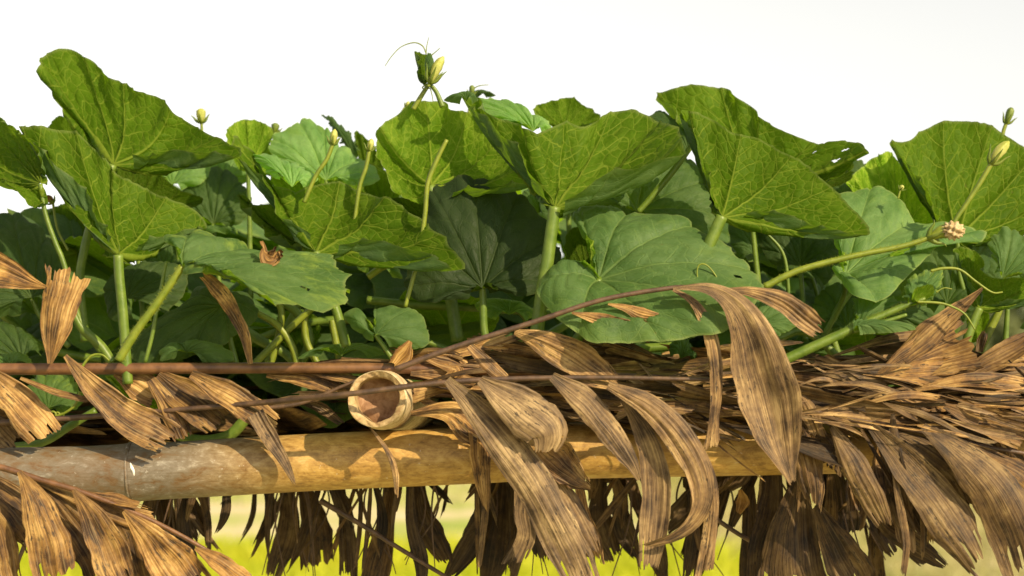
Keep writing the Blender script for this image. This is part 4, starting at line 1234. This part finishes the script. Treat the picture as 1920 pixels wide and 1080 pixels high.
# --- round translucent leaf
v = vine('gourd vine with a round glowing translucent leaf under the tall flowering shoot', (760, 640), .1)
leaf(v, (808, 348), .10, [(772, 376), (735, 352), (708, 300), (704, 258, .02), (716, 234), (746, 214), (772, 193), (802, 190), (835, 191), (848, 207), (882, 213), (904, 232), (932, 262), (978, 308, -.03), (1002, 346, -.05), (960, 352, -.05), (900, 354, -.03), (850, 360, -.02)], 'U', (-.1, .45),
     bulge=.02, ruffle=.006, tone=1.3, yel=.3, stalk=[(816, 420), (838, 520), (858, 640)], r=(9, 13))  # tone lifted to add to the glow of light through the leaf
stem(v, [(838, 262), (820, 298), (802, 345), (797, 400), (785, 480), (760, 576)], [3.5, 4.6, 4.2, 4.2, 4, 4], .0, STALKY, 'flower_stalk')
leaf(v, (820, 430), .2, [(790, 440), (752, 420), (722, 380), (740, 372), (790, 372), (840, 362), (900, 360), (890, 400), (860, 430)], 'U', (0, .3), tone=.6)
leaf(v, (700, 470), .25, [(665, 470), (640, 440), (650, 400), (690, 380), (740, 390), (770, 430), (765, 480), (730, 500)], 'U', (0, .4), tone=.6, stalk=[(705, 560), (710, 640)])

# --- dark heart shaped leaf, middle
v = vine('gourd vine with a dark heart shaped leaf facing forward on a slim stalk, pale veins', (915, 665), .05)
leaf(v, (905, 540), .03, [(880, 556, -.01), (850, 564, -.02), (812, 568, -.02), (778, 560), (758, 525), (768, 480), (796, 440), (799, 390), (814, 348), (860, 333), (920, 338), (970, 358), (1010, 398), (1040, 440), (1046, 485), (1032, 522), (1012, 546), (978, 556, -.02), (940, 552, -.02), (920, 548)], 'T', (0, .35),
     stalk=[(906, 575), (908, 620), (920, 668)], r=(6.5, 8), bulge=.016, ruffle=.004, tone=.38, yel=.02, veins=[.06, .16, .27, .40, .5, .6, .73, .84, .94])  # low tone puts the shadow on this leaf into its colour

# --- funnel shaped leaf
v = vine('gourd vine with a great funnel shaped olive leaf on a thick pillar stalk', (1000, 660), .02)
leaf(v, (1040, 388), -.03, [(1020, 358, -.01), (985, 302, -.02), (930, 246, .0), (885, 203, .03), (866, 186, .06), (892, 185, .05), (918, 208, .02), (940, 224, .01), (975, 234, .0), (1010, 251, -.01), (1036, 236, .03), (1062, 231, .05), (1095, 239, .05), (1120, 223, .07), (1150, 208, .08), (1184, 205, .08), (1212, 212, .07), (1246, 236, .04), (1274, 246, .01), (1282, 270, -.03), (1274, 296, -.06), (1220, 306, -.07), (1150, 327, -.07), (1098, 352, -.05), (1060, 377, -.03)], 'U', (.0, .5),
     stalk=[(1034, 430), (1026, 490), (1016, 550), (1004, 640)], r=(11, 13), bulge=.022, ruffle=.005, tone=1.0, veins=[.09, .2, .30, .385, .47, .58, .68, .79, .92])
leaf(v, (1000, 246), .10, [(965, 238), (920, 222), (884, 186), (910, 184), (945, 189), (985, 201), (1018, 223), (1032, 240), (1018, 250)], 'T', (0, 1.0), tone=2.4, bulge=.01, nu=110, nr=22, label='pale back lobe of the funnel leaf')  # light on the back lobe is painted in by the high tone
leaf(v, (875, 190), .10, [(862, 196), (832, 188), (858, 180), (880, 177), (896, 186), (886, 196)], 'T', (0, .7), tone=1.1, nu=80, nr=16)

# --- tall shoot tip
v = vine('slender flowering shoot tip rising highest into the sky with a yellow bud and tendrils', (812, 330), .14)
stem(v, [(830, 200), (818, 172), (806, 158)], [5.5, 4.5, 4], .14)
stem(v, [(775, 205), (790, 180), (804, 158)], [5, 4.5, 4], .14, STALKY)
leaf(v, (803, 152), .14, [(796, 148), (788, 138), (780, 134), (790, 126), (782, 118), (786, 108), (778, 96), (792, 101), (806, 104), (812, 112), (810, 128), (810, 142)], 'U', (.3, .6), tone=.8, nu=100, nr=18, ruffle=.004, teeth=1.6)
leaf(v, (803, 150), .125, [(800, 140), (796, 125), (798, 108), (804, 98), (811, 108), (811, 128), (808, 142)], 'T', (.3, .2), tone=1.2, nu=80, nr=16, teeth=1.5)
bud(v, [(806, 156), (814, 138), (822, 122), (832, 106)], 27, .12, stalk=[(803, 162)], sr=(4, 4))
tendril(v, [(799, 100), (792, 86), (776, 80), (752, 88), (734, 106), (722, 124)], .13, 1.4)
tendril(v, [(799, 102), (800, 88), (804, 70)], .13, 1.2)
tendril(v, [(806, 106), (816, 98), (825, 90)], .13, 1.2)
tendril(v, [(800, 158), (792, 164), (798, 168), (806, 166), (810, 178), (812, 190)], .13, 1.4)
leaf(v, (893, 186), .3, [(880, 182), (888, 176), (905, 172), (922, 176), (929, 180), (912, 184)], 'T', (0, .6), tone=.8, nu=80, nr=14)
bud(v, [(883, 180), (885, 170), (885, 160)], 15, .28, petal=SEPAL, open_=.25, stalk=[(880, 205), (876, 240)], sr=(4, 4))
tendril(v, [(886, 168), (898, 161), (916, 159)], .28, 1.3)
bud(v, [(760, 200), (764, 195), (767, 190)], 10, .3, stalk=[(750, 215)], sr=(3, 3))

# --- big round leaf with curled dead spots, right of centre
v = vine('gourd vine with the largest round grey green leaf, a white cocoon on it', (1130, 655), -.03)
leaf(v, (1122, 524), -.06, [(1104, 500, .0), (1110, 476), (1093, 442), (1075, 412), (1084, 389), (1130, 382), (1180, 397), (1242, 402), (1302, 424), (1352, 450), (1402, 490), (1427, 530), (1422, 556), (1402, 592, -.01), (1352, 622, -.02), (1292, 632, -.02), (1232, 640, -.02), (1182, 642, -.02), (1120, 642, -.03), (1080, 624, -.03), (1040, 592, -.03), (1014, 560, -.02), (1011, 526, -.01), (1030, 502), (1060, 504), (1092, 518)], 'T', (-.1, .62),
     bulge=.022, ruffle=.004, tone=1.3, yel=.1, holes=[(.2, .62, .02), (.66, .8, .018), (.45, .85, .014)], nu=190, nr=44, stalk=[(1118, 580, .05), (1080, 640, .07)], r=(8, 10), veins=[.05, .12, .2, .3, .42, .54, .66, .78, .9])
mk('cocoon', *tube_geo(path3([(1023, 555), (1026, 566), (1028, 576)], -.073), [2.2 * PX, 4.5 * PX, 2 * PX], 8), DROP, v, loc=P(1023, 555, -.073))
tendril(v, [(1352, 600), (1352, 560), (1346, 525), (1326, 498), (1310, 498), (1308, 520), (1322, 532), (1348, 525)], -.10, 2.0)
leaf(v, (1105, 520), .14, [(1080, 510), (1060, 480), (1062, 440), (1085, 425), (1105, 440), (1125, 480)], 'U', (0, .4), tone=.7, nu=80, nr=18)

# --- dark leaves behind, right of centre
v = vine('gourd vine with broad dark bluish leaf overlapped by the funnel leaf, small leaf on skyline', (1240, 650), .2)
leaf(v, (1195, 398), .13, [(1150, 405), (1105, 390), (1072, 360), (1100, 345), (1150, 322), (1210, 305), (1262, 296), (1312, 306), (1346, 338), (1354, 390), (1342, 440), (1300, 450), (1250, 440), (1215, 425)], 'T', (0, .45), tone=1.0, bulge=.02, stalk=[(1200, 480), (1220, 600)])
leaf(v, (1290, 285), .16, [(1262, 290), (1240, 260), (1216, 222), (1232, 210), (1256, 212), (1280, 230), (1310, 262), (1315, 290)], 'T', (0, .8), tone=.85, nu=100, nr=22)
leaf(v, (1060, 236), .26, [(1025, 228), (998, 206), (1030, 190), (1075, 183), (1092, 196), (1124, 215), (1112, 230), (1085, 238)], 'U', (0, .4), tone=1.05, yel=.4, nu=110, nr=24, stalk=[(1062, 320), (1070, 500)])
stem(v, [(1300, 268), (1262, 320), (1225, 365), (1196, 398)], [5, 6, 6, 5.5], .08, STALK, 'stalk')
leaf(v, (1010, 400), .22, [(990, 410), (975, 385), (985, 355), (1010, 358), (1012, 380), (1020, 410)], 'T', (0, .3), tone=1.3, nu=80, nr=18)

# --- long arched leaf on the skyline, right
v = vine('gourd vine with a long arched torn leaf against the white sky', (1420, 650), .18)
leaf(v, (1405, 345), .10, [(1350, 330), (1300, 260), (1258, 212), (1234, 180, .02), (1266, 165), (1310, 160), (1356, 163), (1386, 186), (1412, 201), (1442, 231), (1482, 251), (1522, 266), (1562, 264, -.02), (1610, 270, -.03), (1629, 283, -.04), (1612, 288), (1604, 300), (1600, 318), (1560, 340), (1500, 350), (1450, 356)], 'U', (-.1, .5), bulge=.02, ruffle=.007, tone=1.0, holes=[(.72, .76, .028), (.68, .62, .018), (.76, .6, .016), (.64, .86, .016), (.70, .9, .02)], nu=260, nr=60, stalk=[(1410, 420), (1425, 560)], label='arched leaf with a torn tip')
leaf(v, (1500, 345), .17, [(1460, 345), (1470, 318), (1520, 305), (1570, 315), (1600, 322), (1590, 340), (1550, 355)], 'U', (0, .3), tone=.6, nu=100, nr=20)

# --- shield shaped leaf before it
v = vine('gourd vine with a shield shaped olive leaf below the long arched leaf', (1340, 640), .02)
leaf(v, (1353, 406), -.05, [(1344, 385, .0), (1322, 312), (1298, 252), (1278, 214, .03), (1300, 209), (1332, 222), (1370, 246), (1402, 256), (1442, 271), (1482, 291), (1522, 320), (1557, 350), (1592, 382), (1614, 410), (1634, 444), (1608, 440), (1570, 434), (1522, 420), (1460, 399), (1400, 398)], 'U', (-.05, .5), bulge=.02, ruffle=.005, tone=1.05, stalk=[(1342, 430), (1322, 480), (1310, 560)], r=(11, 12), veins=[.08, .2, .31, .42, .53, .63, .75, .86, .95])

# --- large round leaf at the far right
v = vine('gourd vine with a huge round toothed leaf rising behind a pale yellow bud', (1830, 620), .12)
leaf(v, (1795, 448), .10, [(1762, 432, .0), (1745, 385), (1718, 335), (1692, 292), (1668, 268), (1700, 264), (1742, 239), (1790, 226), (1836, 231), (1872, 246), (1906, 266), (1965, 295), (1995, 350), (1975, 410), (1925, 442), (1880, 445), (1835, 452)], 'U', (0, .4), bulge=.022, ruffle=.005, tone=1.0, teeth=.8, stalk=[(1800, 520), (1830, 610)])
leaf(v, (1690, 430), .16, [(1640, 405), (1588, 345), (1622, 310), (1662, 285), (1690, 308), (1722, 346), (1752, 392), (1772, 425), (1740, 440)], 'U', (0, .4), tone=2.0, yel=.7, bulge=.015)  # tone and yellow raised to paint light coming through the blade
bud(v, [(1858, 308), (1868, 292), (1880, 278), (1892, 265)], 27, -.04, stalk=[(1836, 345), (1810, 385), (1790, 416), (1786, 440)], sr=(6, 5))
bud(v, [(1886, 232), (1892, 217), (1897, 202)], 20, .2, petal=SEPAL, stalk=[(1880, 252), (1872, 300)], sr=(5, 5), open_=.2)
bud(v, [(1688, 356), (1691, 351), (1693, 347)], 12, .05, stalk=[(1684, 372)], sr=(2.5, 2.5))

# --- pale leaf on the right with the withered flower
v = vine('gourd vine with a withered flower on a long thick yellow stalk', (1430, 640), .05)
leaf(v, (1585, 515), .02, [(1576, 500), (1568, 460), (1560, 410), (1572, 366), (1602, 355), (1650, 351), (1690, 369), (1712, 400), (1738, 416), (1782, 424), (1842, 440), (1836, 455), (1800, 456), (1752, 472), (1722, 498, -.02), (1690, 530, -.03), (1660, 560, -.04), (1620, 562, -.04), (1582, 540, -.03), (1552, 503, -.02)], 'T', (0, .55), tone=1.75, bulge=.014, ruffle=.005, stalk=[(1580, 560, .05), (1540, 640, .07)])  # raised tone paints light on the upper side
o = bud(v, [(1740, 447), (1764, 436), (1785, 431), (1806, 430)], 34, -.06, petal=STALKY, sepal_len=.1, stalk=[(1690, 462), (1600, 480), (1500, 506), (1432, 538)], sr=(6, 8), name='withered_flower')
hairs(o, path3([(1740, 447), (1690, 462), (1600, 480), (1500, 506), (1432, 538)], -.06), .0042, 420, .0028)
def crumple(c, r, parent):
    V, F = [], []
    n, m = 22, 36
    for i in range(n):
        a = math.pi * i / (n - 1)
        for j in range(m):
            b = 2 * math.pi * j / m
            k = 1 + .20 * math.sin(7 * b + 4 * a) + .16 * math.sin(11 * a - 3 * b)
            V.append(c + r * k * np.array([math.cos(a) * 1.15, math.sin(a) * math.cos(b), math.sin(a) * math.sin(b)]))
    for i in range(n - 1):
        for j in range(m):
            F.append((i * m + j, i * m + (j + 1) % m, (i + 1) * m + (j + 1) % m, (i + 1) * m + j))
    mk('withered_petal', V, F, WITHER, parent, loc=c)
crumple(P(1787, 432, -.066), 15 * PX, o)
leaf(v, (1500, 500), .16, [(1460, 510), (1430, 470), (1420, 425), (1440, 405), (1490, 402), (1540, 420), (1570, 460), (1566, 510), (1540, 545)], 'T', (0, .4), tone=.65, stalk=[(1505, 560), (1510, 640)])
leaf(v, (1420, 480), .18, [(1390, 490), (1365, 440), (1375, 410), (1410, 400), (1440, 430), (1450, 480)], 'T', (0, .5), tone=1.0, nu=100, nr=20)
stem(v, [(1480, 560), (1470, 480), (1440, 440), (1425, 430)], [4, 4, 3, 2], .1, STALK, 'stalk')
stem(v, [(1580, 690), (1560, 610), (1600, 540), (1640, 500)], [8, 8, 7, 6], .14)

leaf(v, (1775, 570), .1, [(1750, 590), (1705, 570), (1680, 520), (1700, 465), (1745, 440), (1800, 436), (1850, 450), (1875, 490), (1862, 545), (1838, 590), (1800, 605)], 'T', (0, .5), tone=.9, bulge=.02, stalk=[(1780, 640)])
leaf(v, (1590, 620), .14, [(1560, 630), (1530, 600), (1530, 555), (1570, 530), (1620, 540), (1650, 580), (1640, 630)], 'T', (0, .5), tone=.9, nu=110, nr=24)
leaf(v, (1610, 420), .2, [(1570, 420), (1530, 385), (1540, 330), (1590, 300), (1640, 310), (1672, 350), (1668, 400)], 'T', (0, .5), tone=.8, nu=110, nr=24)

# --- young shoot reaching right
v = vine('fresh young vine shoot with a fuzzy folded tip creeping over the brown thatch', (1465, 676), -.06)
stem(v, [(1440, 690), (1500, 662), (1570, 630), (1640, 598), (1700, 572), (1735, 560)], [9, 9, 8.5, 7, 6, 4], -.06)
stem(v, [(1600, 622), (1650, 606), (1700, 590)], [4, 4, 3], -.065)
hairs(v, path3([(1500, 662), (1570, 630), (1640, 598), (1700, 572), (1735, 560)], -.06), .005, 420, .0035)
leaf(v, (1700, 575), -.06, [(1694, 560), (1696, 535), (1706, 518), (1735, 510), (1752, 506), (1768, 500, .01), (1764, 530), (1756, 556), (1740, 568), (1718, 576)], 'T', (.3, .4), tone=1.5, yel=.5, nu=120, nr=22, ruffle=.006, teeth=1.5, label='small fuzzy folded leaf at the shoot tip')
leaf(v, (1718, 565), -.075, [(1712, 556), (1716, 542), (1728, 536), (1748, 534), (1752, 548), (1742, 560)], 'U', (.1, .2), tone=1.6, yel=.8, nu=90, nr=16, ruffle=.006, teeth=1.5)
leaf(v, (1606, 618), -.03, [(1604, 600), (1600, 575), (1604, 556), (1630, 550), (1668, 556), (1692, 566), (1680, 580), (1650, 600)], 'T', (0, .4), tone=1.35, nu=120, nr=24)
leaf(v, (1640, 602), -.02, [(1660, 588), (1700, 576), (1740, 578), (1752, 592), (1742, 608), (1700, 612), (1660, 612)], 'T', (0, .7), tone=1.0, nu=110, nr=22)
leaf(v, (1600, 622), -.07, [(1598, 612), (1640, 606), (1690, 608), (1720, 616), (1690, 622), (1640, 626), (1612, 628)], 'T', (0, 1.5), tone=1.3, nu=110, nr=20)
leaf(v, (1410, 618), -.02, [(1392, 600), (1378, 572), (1385, 550), (1410, 546), (1450, 552), (1480, 575), (1496, 604), (1480, 620), (1452, 630), (1425, 628)], 'T', (0, .5), tone=1.3, nu=130, nr=26, teeth=2.0, label='young crinkled leaf with toothed edge')
tendril(v, [(1745, 508), (1770, 503), (1800, 506), (1830, 528), (1860, 548), (1880, 548)], -.07, 3.0)
tendril(v, [(1720, 566), (1760, 568), (1785, 575), (1810, 590), (1828, 618)], -.07, 2.8)
tendril(v, [(1755, 548), (1770, 540), (1785, 542)], -.07, 1.6)

# --- right edge
v = vine('gourd vine with a folded leaf under a small round blue green leaf', (1860, 640), -.02)
leaf(v, (1880, 521), -.05, [(1866, 515), (1860, 480), (1856, 448), (1872, 433), (1900, 431), (1960, 445), (1985, 490), (1960, 520), (1915, 520)], 'T', (0, .4), tone=1.25, nu=120, nr=26)
leaf(v, (1836, 578), -.02, [(1825, 545), (1806, 500), (1790, 470), (1800, 462), (1826, 470), (1846, 490), (1846, 510), (1868, 522), (1920, 520), (1990, 535), (1960, 558), (1900, 562), (1862, 572)], 'U', (0, .5), tone=1.1, stalk=[(1822, 610), (1805, 660)], r=(8, 9))
leaf(v, (1930, 590), .0, [(1905, 580), (1902, 565), (1930, 560), (1990, 570), (1990, 610), (1940, 622), (1912, 616)], 'T', (0, .4), tone=.8, nu=100, nr=20)
leaf(v, (1832, 640), .1, [(1818, 632), (1814, 600), (1830, 570), (1852, 580), (1856, 612), (1848, 640)], 'U', (0, .3), tone=1.4, yel=.8, nu=100, nr=20)
stem(v, [(1830, 670), (1850, 630), (1870, 590), (1880, 560)], [10, 9, 8, 6], .08, STALKY)

# --- low leaves at the roof edge
v = vine('small bright two lobed gourd leaf sprouting low between stalks above the rafter end', (730, 665), -.01)
leaf(v, (704, 628), -.02, [(700, 640), (672, 625), (650, 604), (646, 588), (664, 579), (680, 590), (684, 608), (698, 622), (706, 606), (702, 580), (730, 574), (768, 580), (792, 590), (802, 618), (803, 645), (770, 655), (730, 650)], 'T', (0, .4), tone=1.2, nu=130, nr=26, stalk=[(720, 650), (740, 680)], r=(4, 5), veins=[.06, .16, .3, .5, .64, .76, .88])
leaf(v, (640, 668), .03, [(600, 668), (560, 672), (590, 658), (640, 652), (690, 653), (724, 662), (690, 672)], 'T', (0, 2.0), tone=1.25, nu=120, nr=20)
stem(v, [(688, 563), (780, 572), (900, 578), (1070, 590)], [8, 8.5, 8, 7], .16)
stem(v, [(720, 600), (800, 640), (860, 660), (960, 680)], [5, 6, 6, 5], .1)

v = vine('gourd vine with low dark leaves just above the straight reddish midrib', (330, 680), .08)
leaf(v, (415, 576), .08, [(420, 556), (396, 542), (362, 552), (312, 588), (262, 632), (240, 660), (276, 690), (340, 676), (392, 655), (440, 632), (478, 604), (482, 572), (452, 548), (432, 552)], 'T', (0, .5), tone=.72, bulge=.02, stalk=[(430, 630), (445, 690)])
leaf(v, (240, 560), .16, [(250, 600), (210, 600), (195, 560), (205, 520), (250, 496), (310, 490), (350, 510), (345, 550), (310, 590)], 'T', (0, .4), tone=.65)
leaf(v, (350, 662), .0, [(330, 670), (304, 676), (300, 656), (318, 645), (340, 650), (352, 642), (380, 640), (415, 648), (438, 668), (420, 684), (380, 680)], 'T', (0, .6), tone=1.05, nu=120, nr=24)
leaf(v, (380, 640), .2, [(355, 640), (345, 600), (360, 560), (400, 545), (440, 560), (450, 600), (430, 640)], 'U', (0, .4), tone=.6)
stem(v, [(312, 490), (296, 570), (285, 630), (272, 680)], [3, 3.5, 4, 4], .0, STALK, 'stalk', 0)
stem(v, [(130, 560), (150, 610), (190, 650), (210, 680)], [6, 8, 9, 9], .05)
tendril(v, [(152, 690), (170, 668), (190, 665), (205, 676)], -.03, 3.0)
leaf(v, (90, 770), .06, [(70, 768), (55, 735), (62, 706), (100, 700), (140, 715), (158, 745), (140, 768), (110, 775)], 'T', (0, .5), tone=1.2, yel=.3, nu=120, nr=24, label='bright leaf seen below the midrib')
tendril(v, [(150, 735), (140, 760), (120, 775), (105, 780)], .03, 3.0, coil=.006)
stem(v, [(465, 780), (430, 815), (380, 826), (330, 815)], [10, 11, 11, 9], .12)
stem(v, [(20, 838), (80, 830), (130, 800), (180, 770)], [7, 8, 8, 7], .1)
leaf(v, (270, 760), .06, [(225, 730), (200, 705), (240, 712), (290, 740), (310, 760), (290, 768)], 'U', (0, .5), tone=1.5, yel=.9, nu=100, nr=18)

v = vine('low green stems with a small cut leaf under the largest round leaf', (1180, 670), .02)
leaf(v, (1275, 672), -.01, [(1256, 668), (1255, 650), (1268, 632), (1284, 630), (1298, 650), (1308, 668), (1295, 674)], 'T', (.2, .3), tone=1.2, nu=100, nr=20)
stem(v, [(1020, 680), (1100, 668), (1200, 655), (1260, 650)], [9, 10, 9, 8], .08)
stem(v, [(1060, 690), (1130, 678), (1240, 668)], [8, 9, 7], .05)
stem(v, [(970, 690), (1000, 650), (1060, 610), (1120, 580)], [8, 9, 8, 7], .12)
tendril(v, [(1090, 640), (1085, 650), (1080, 655)], .0, 2.2, coil=.005)
stem(v, [(1590, 690), (1540, 640), (1500, 620), (1450, 640)], [8, 8, 8, 7], .1)

v = vine('bright young gourd growth low between the pillar stalk and the dark heart shaped leaf', (960, 665), .12)
leaf(v, (955, 590), .1, [(930, 600), (905, 590), (890, 572), (915, 560), (950, 562), (985, 570), (1005, 588), (985, 602)], 'T', (0, .6), tone=1.9, yel=.5, nu=100, nr=20)
leaf(v, (1090, 505), .2, [(1070, 520), (1058, 495), (1064, 470), (1085, 468), (1108, 478), (1112, 505), (1104, 525)], 'U', (0, .3), tone=2.0, yel=.8, nu=90, nr=18)
leaf(v, (1055, 410), .34, [(1020, 430), (995, 395), (1005, 355), (1050, 345), (1100, 360), (1118, 400), (1095, 435)], 'T', (0, .4), tone=1.0, nu=100, nr=20)
stem(v, [(940, 690), (975, 640), (985, 600), (960, 575)], [5, 5, 4.5, 4], .11, STALKY)
stem(v, [(1085, 640), (1092, 580), (1088, 520)], [5, 5, 4], .21, STALKY)
leaf(v, (1185, 430), .25, [(1150, 440), (1118, 410), (1125, 375), (1180, 360), (1240, 370), (1262, 405), (1240, 440)], 'T', (0, .4), tone=.9, nu=90, nr=18)
leaf(v, (1485, 520), .3, [(1450, 530), (1425, 495), (1440, 450), (1490, 440), (1535, 460), (1545, 510), (1520, 545)], 'T', (0, .4), tone=.9, nu=90, nr=18)
leaf(v, (195, 490), .32, [(165, 490), (148, 455), (165, 425), (205, 420), (245, 440), (250, 475), (225, 495)], 'T', (0, .4), tone=.8, nu=90, nr=18)
leaf(v, (660, 350), .36, [(630, 350), (618, 325), (640, 300), (690, 305), (735, 330), (740, 365), (700, 370)], 'U', (0, .4), tone=.9, nu=90, nr=18)
leaf(v, (310, 510), .32, [(280, 510), (262, 475), (275, 440), (320, 430), (360, 445), (370, 485), (345, 515)], 'T', (0, .4), tone=.9, nu=90, nr=18)
v = vine('tangle of bright green leaf stalks and scraps under the mottled leaf', (520, 670), .1)
for p in ([(505, 690), (520, 640), (528, 590), (520, 560)], [(470, 690), (510, 650), (550, 610), (590, 575)], [(560, 700), (548, 650), (520, 610), (480, 585)], [(600, 690), (575, 640), (572, 600), (580, 570)], [(640, 690), (630, 640), (622, 600)], [(690, 520), (720, 500), (750, 495)]):
    stem(v, p, [7, 7, 6], .1 + jit(.03), STALKY)
leaf(v, (700, 500), .15, [(690, 515), (668, 500), (680, 484), (710, 486), (742, 500), (755, 522), (735, 520)], 'T', (0, .8), tone=1.7, yel=.5, nu=90, nr=18)
leaf(v, (560, 640), .2, [(535, 650), (515, 620), (525, 590), (560, 580), (595, 595), (600, 630), (580, 655)], 'U', (0, .4), tone=1.3, yel=.3, nu=90, nr=18)
leaf(v, (70, 590), .3, [(40, 600), (20, 570), (35, 540), (75, 530), (110, 550), (115, 590), (95, 615)], 'T', (0, .4), tone=1.0, nu=90, nr=18)
v = vine('gourd leaf half hidden behind the folded leaf beside the small round leaf', (1890, 600), .1)
leaf(v, (1890, 560), .1, [(1860, 570), (1838, 535), (1848, 490), (1890, 475), (1940, 490), (1960, 530), (1930, 570)], 'T', (0, .4), tone=1.0, nu=100, nr=20, stalk=[(1885, 640)])

# --- the shaded rows behind: whole leaves on long stalks
def back_row(label, x0, x1, Y0, Y1, n, zt, tone):
    t = thing('gourd_vine', label, 'gourd vine', ((x0 + x1) / 2, (Y0 + Y1) / 2, 1.50), 'gourd vines in the shaded rows behind')
    for k in range(n):
        x = x0 + (x1 - x0) * (k + rng.random()) / n
        y = rng.uniform(Y0, Y1)
        z = rng.uniform(zt[0], zt[1])
        B = np.array([x, y, z])
        a = rng.uniform(0, 2 * math.pi)
        tip = np.array([math.cos(a), math.sin(a), rng.uniform(-.4, .1)])
        up = np.array([rng.gauss(0, .35), rng.gauss(-.45, .45), 1.0])
        wild_leaf(t, B, rng.uniform(.085, .14), up, tip, tone=tone * rng.uniform(1.1, 1.9), yel=rng.uniform(0, .4), stalk_to=np.array([x + jit(.05), y + jit(.04), 1.49]))  # tone raised as painted fill light among the shaded rows
    tube('stem', [(x0 - .05, (Y0 + Y1) / 2, 1.50), ((x0 + x1) / 2, (Y0 + Y1) / 2 + .05, 1.515), (x1 + .05, (Y0 + Y1) / 2, 1.50)], [.005, .005], STALK, t, nseg=8, n=30)
rows = [('gourd vine in the first shaded row behind the mottled leaf', -.75, -.25, .26, .5, 12, (1.58, 1.76), .8),
        ('gourd vine in the first shaded row behind the dark heart shaped leaf', -.25, .25, .26, .5, 12, (1.58, 1.74), .75),
        ('gourd vine in the first shaded row behind the largest round leaf and the withered flower', .2, .58, .26, .5, 10, (1.58, 1.76), .8),
        ('gourd vine of the middle row whose leaves fill gaps behind the two tall leaves', -.62, -.15, .55, .95, 14, (1.66, 1.84), 1.0),
        ('gourd vine of the middle row whose leaves fill gaps behind the funnel leaf', -.15, .33, .55, .95, 14, (1.66, 1.84), 1.0),
        ('gourd vine of the middle row whose leaves fill gaps behind the shield shaped leaf', .30, .62, .55, .95, 9, (1.62, 1.80), 1.0),
        ('gourd vine of the last row glimpsed behind the two tall leaves', -.62, .0, 1.1, 1.8, 14, (1.66, 1.88), 1.1),
        ('gourd vine of the last row glimpsed behind the shield shaped leaf', .0, .62, 1.1, 1.8, 14, (1.66, 1.88), 1.1)]
rows += [('gourd vine creeping low on the shaded thatch under the mottled leaf', -.75, -.25, .18, .6, 13, (1.535, 1.60), .7),
         ('gourd vine creeping low on the shaded thatch under the dark heart shaped leaf', -.25, .22, .18, .6, 13, (1.535, 1.60), .7),
         ('gourd vine creeping low on the shaded thatch under the withered flower', .22, .56, .2, .6, 10, (1.535, 1.60), .7),
         ('gourd vine creeping low far back on the roof behind the mottled leaf', -.9, .0, .8, 1.9, 16, (1.55, 1.70), .8),
         ('gourd vine creeping low far back on the roof behind the largest round leaf', .0, .62, .8, 1.9, 14, (1.55, 1.70), .8)]
for row in rows:
    back_row(*row)
